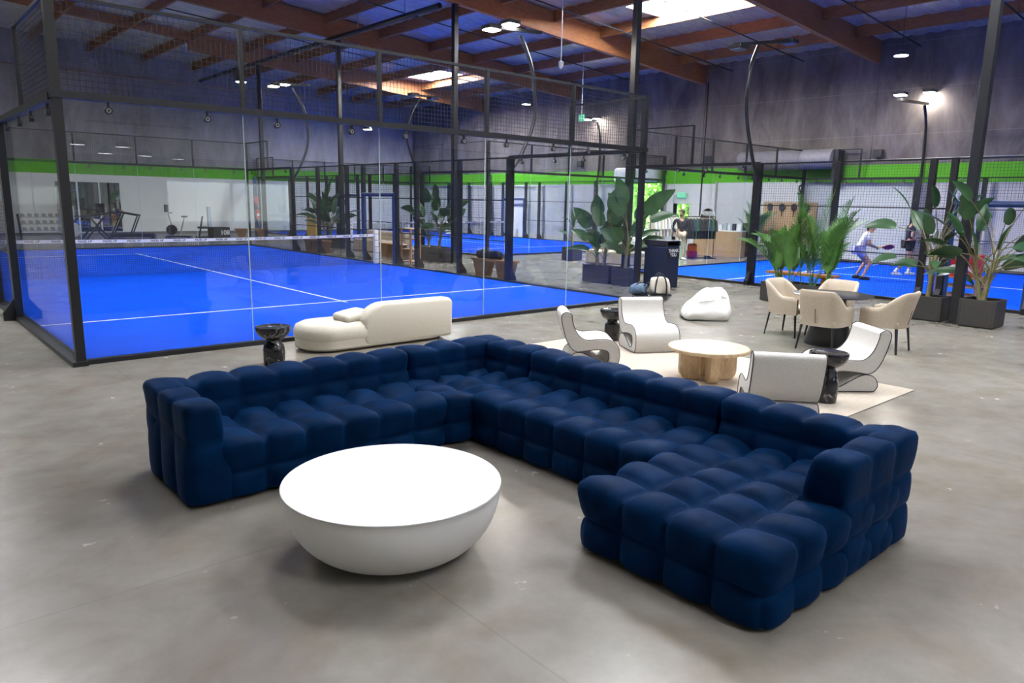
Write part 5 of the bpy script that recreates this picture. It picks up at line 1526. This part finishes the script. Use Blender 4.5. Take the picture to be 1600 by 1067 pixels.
J = dict(pelvis=(0, 0, .96), chest=(.04, 0, 1.34), neck=(.07, 0, 1.52), head=(.12, 0, 1.66), sho_l=(.04, .20, 1.44), elb_l=(.02, .27, 1.16), wri_l=(.22, .18, 1.06), sho_r=(.04, -.20, 1.44), elb_r=(-.02, -.29, 1.17), wri_r=(.22, -.22, 1.02),
         hip_l=(0, .10, .93), kne_l=(.20, .11, .52), ank_l=(.14, .12, .09), toe_l=(.32, .12, .03), hip_r=(0, -.10, .93), kne_r=(.02, -.12, .50), ank_r=(-.32, -.13, .12), toe_r=(-.15, -.13, .03), face=(1, 0, 0))
person('man player walking in a dark tee and black shorts', mpos, mrz, J, 'navy', 'blackc', True, 'short', 'tee', sock=True, hair='beard')
Rm = Matrix.Rotation(mrz, 3, 'Z')
padel_racket('black padel racket with a yellow W in the man\'s hand', Rm @ Vector((.29, .0, 1.05))+Vector(mpos), Rm @ Vector((1, .25, .12)), 'ink', 'dark', mark='W')
J = dict(pelvis=(0, 0, .96), chest=(0, 0, 1.34), neck=(.0, 0, 1.53), head=(.03, 0, 1.67), sho_l=(0, .20, 1.45), elb_l=(-.06, .30, 1.17), wri_l=(.06, .20, .96), sho_r=(0, -.20, 1.45), elb_r=(-.06, -.30, 1.17), wri_r=(.06, -.20, .96),
         hip_l=(0, .10, .93), kne_l=(.03, .13, .50), ank_l=(.0, .14, .09), toe_l=(.17, .18, .03), hip_r=(0, -.10, .93), kne_r=(.05, -.11, .50), ank_r=(.02, -.12, .09), toe_r=(.20, -.14, .03), face=(.55, -.83, 0))
# arms hang to the pockets, so the wrists stop at the hips
J['wri_l'] = (.05, .19, .99); J['wri_r'] = (.05, -.19, .99)
p = person('man in a black sweatshirt and khaki trousers standing by the clothes rails', (20.33, 6.3, 0), -2.45+.25, J, 'blackc', 'khaki', False, 'long', 'tee', hair='beard')

# ------------------------------------------------------------------ outside the doorway
gr = struct(MB().bb(XE+.3, XE+16, -4, 34, -.15, -.03).build('ground', 'asphalt', smooth=False))
def outdoor_tree(label, x, y, s, seed):
    t = thing('outdoor_tree', label, 'tree', (x, y, -.03))
    MB().tube([(0, 0, 0), (.05, .03, 1.2*s), (0, .1, 2.2*s)], [.12*s, .10*s, .07*s], 8).build('trunk', 'bark', t)
    r = random.Random(seed); mb = MB()
    for k in range(2600):
        a = Vector((r.gauss(0, 1), r.gauss(0, 1), r.gauss(0, 1))).normalized()*(.55+.45*r.random())
        c = Vector((a.x*1.5*s, a.y*1.5*s, 2.0*s+a.z*1.7*s)); 
        if c.z < .1: c.z = .1+r.random()*.5
        u = Vector((r.gauss(0, 1), r.gauss(0, 1), r.gauss(0, .6))).normalized(); v = u.cross(Vector((r.random(), r.random(), 1))).normalized()
        l = .14*s
        mb.add([c-u*l, c-v*l*.5, c+u*l, c+v*l*.5], [(0, 1, 2, 3)])
    mb.build('crown', 'tree', t, smooth=False)
for k, (x, y, s_) in enumerate(((31.0, 13.5, 1.0), (33.2, 16.6, 1.15), (36.2, 20.0, 1.3), (31.2, 10.2, .95), (39.5, 24.0, 1.45))):
    outdoor_tree(['bright green tree outside, seen low behind the bin', 'sunlit green tree outside the wide doorway, in its middle', 'tall pale green tree outside, at the left of the doorway', 'green tree outside the small exit door', 'distant pale tree outside the doorway'][k], x, y, s_, k)

# ------------------------------------------------------------------ light and camera
w = bpy.data.worlds.new('World'); S.world = w; w.use_nodes = True
N = w.node_tree.nodes; L = w.node_tree.links; bg_ = N['Background']
sk = N.new('ShaderNodeTexSky'); sk.sky_type = 'HOSEK_WILKIE' if hasattr(sk, 'sky_type') else sk.sky_type
sk.turbidity = 4; sk.ground_albedo = .4; sk.sun_direction = (.3, -.5, .8)
L.new(sk.outputs['Color'], bg_.inputs['Color']); bg_.inputs['Strength'].default_value = 12.0
sun = bpy.data.lights.new('sun', 'SUN'); sun.energy = 110; sun.angle = .02; so_ = bpy.data.objects.new('sun', sun); COL.objects.link(so_)
so_.rotation_euler = Vector((0.52, 0.12, -.85)).to_track_quat('-Z', 'Y').to_euler()

cam = bpy.data.cameras.new('camera'); co = bpy.data.objects.new('camera', cam); COL.objects.link(co)
yaw, pitch, roll, fpx = -7.25574721e-01, 1.89667366e-01, 1.93299398e-02, 1139.94984
cy, sy, cp, sp_ = math.cos(yaw), math.sin(yaw), math.cos(pitch), math.sin(pitch)
fw = Vector((-sy*cp, cy*cp, -sp_)); rt = Vector((cy, sy, 0)); up = rt.cross(fw)
r2 = rt*math.cos(roll)+up*math.sin(roll); u2 = up*math.cos(roll)-rt*math.sin(roll)
mw = Matrix(((r2.x, u2.x, -fw.x, 0), (r2.y, u2.y, -fw.y, 0), (r2.z, u2.z, -fw.z, 0), (0, 0, 0, 1)))
mw.translation = Vector((-1.80676710, -9.60682052, 1.97355877))
co.matrix_world = mw
cam.sensor_width = 36; cam.lens = 36*fpx/1600; cam.clip_start = .05; cam.clip_end = 300
S.camera = co
S.view_settings.view_transform = 'Standard'; S.view_settings.look = 'None'; S.view_settings.gamma = 1
S.view_settings.use_curve_mapping = False
S.view_settings.exposure = 0.1
cy_ = S.cycles
cy_.max_bounces = 8; cy_.diffuse_bounces = 4; cy_.glossy_bounces = 4; cy_.transparent_max_bounces = 40
cy_.sample_clamp_indirect = 6; cy_.use_denoising = True
cy_.caustics_reflective = False; cy_.caustics_refractive = False
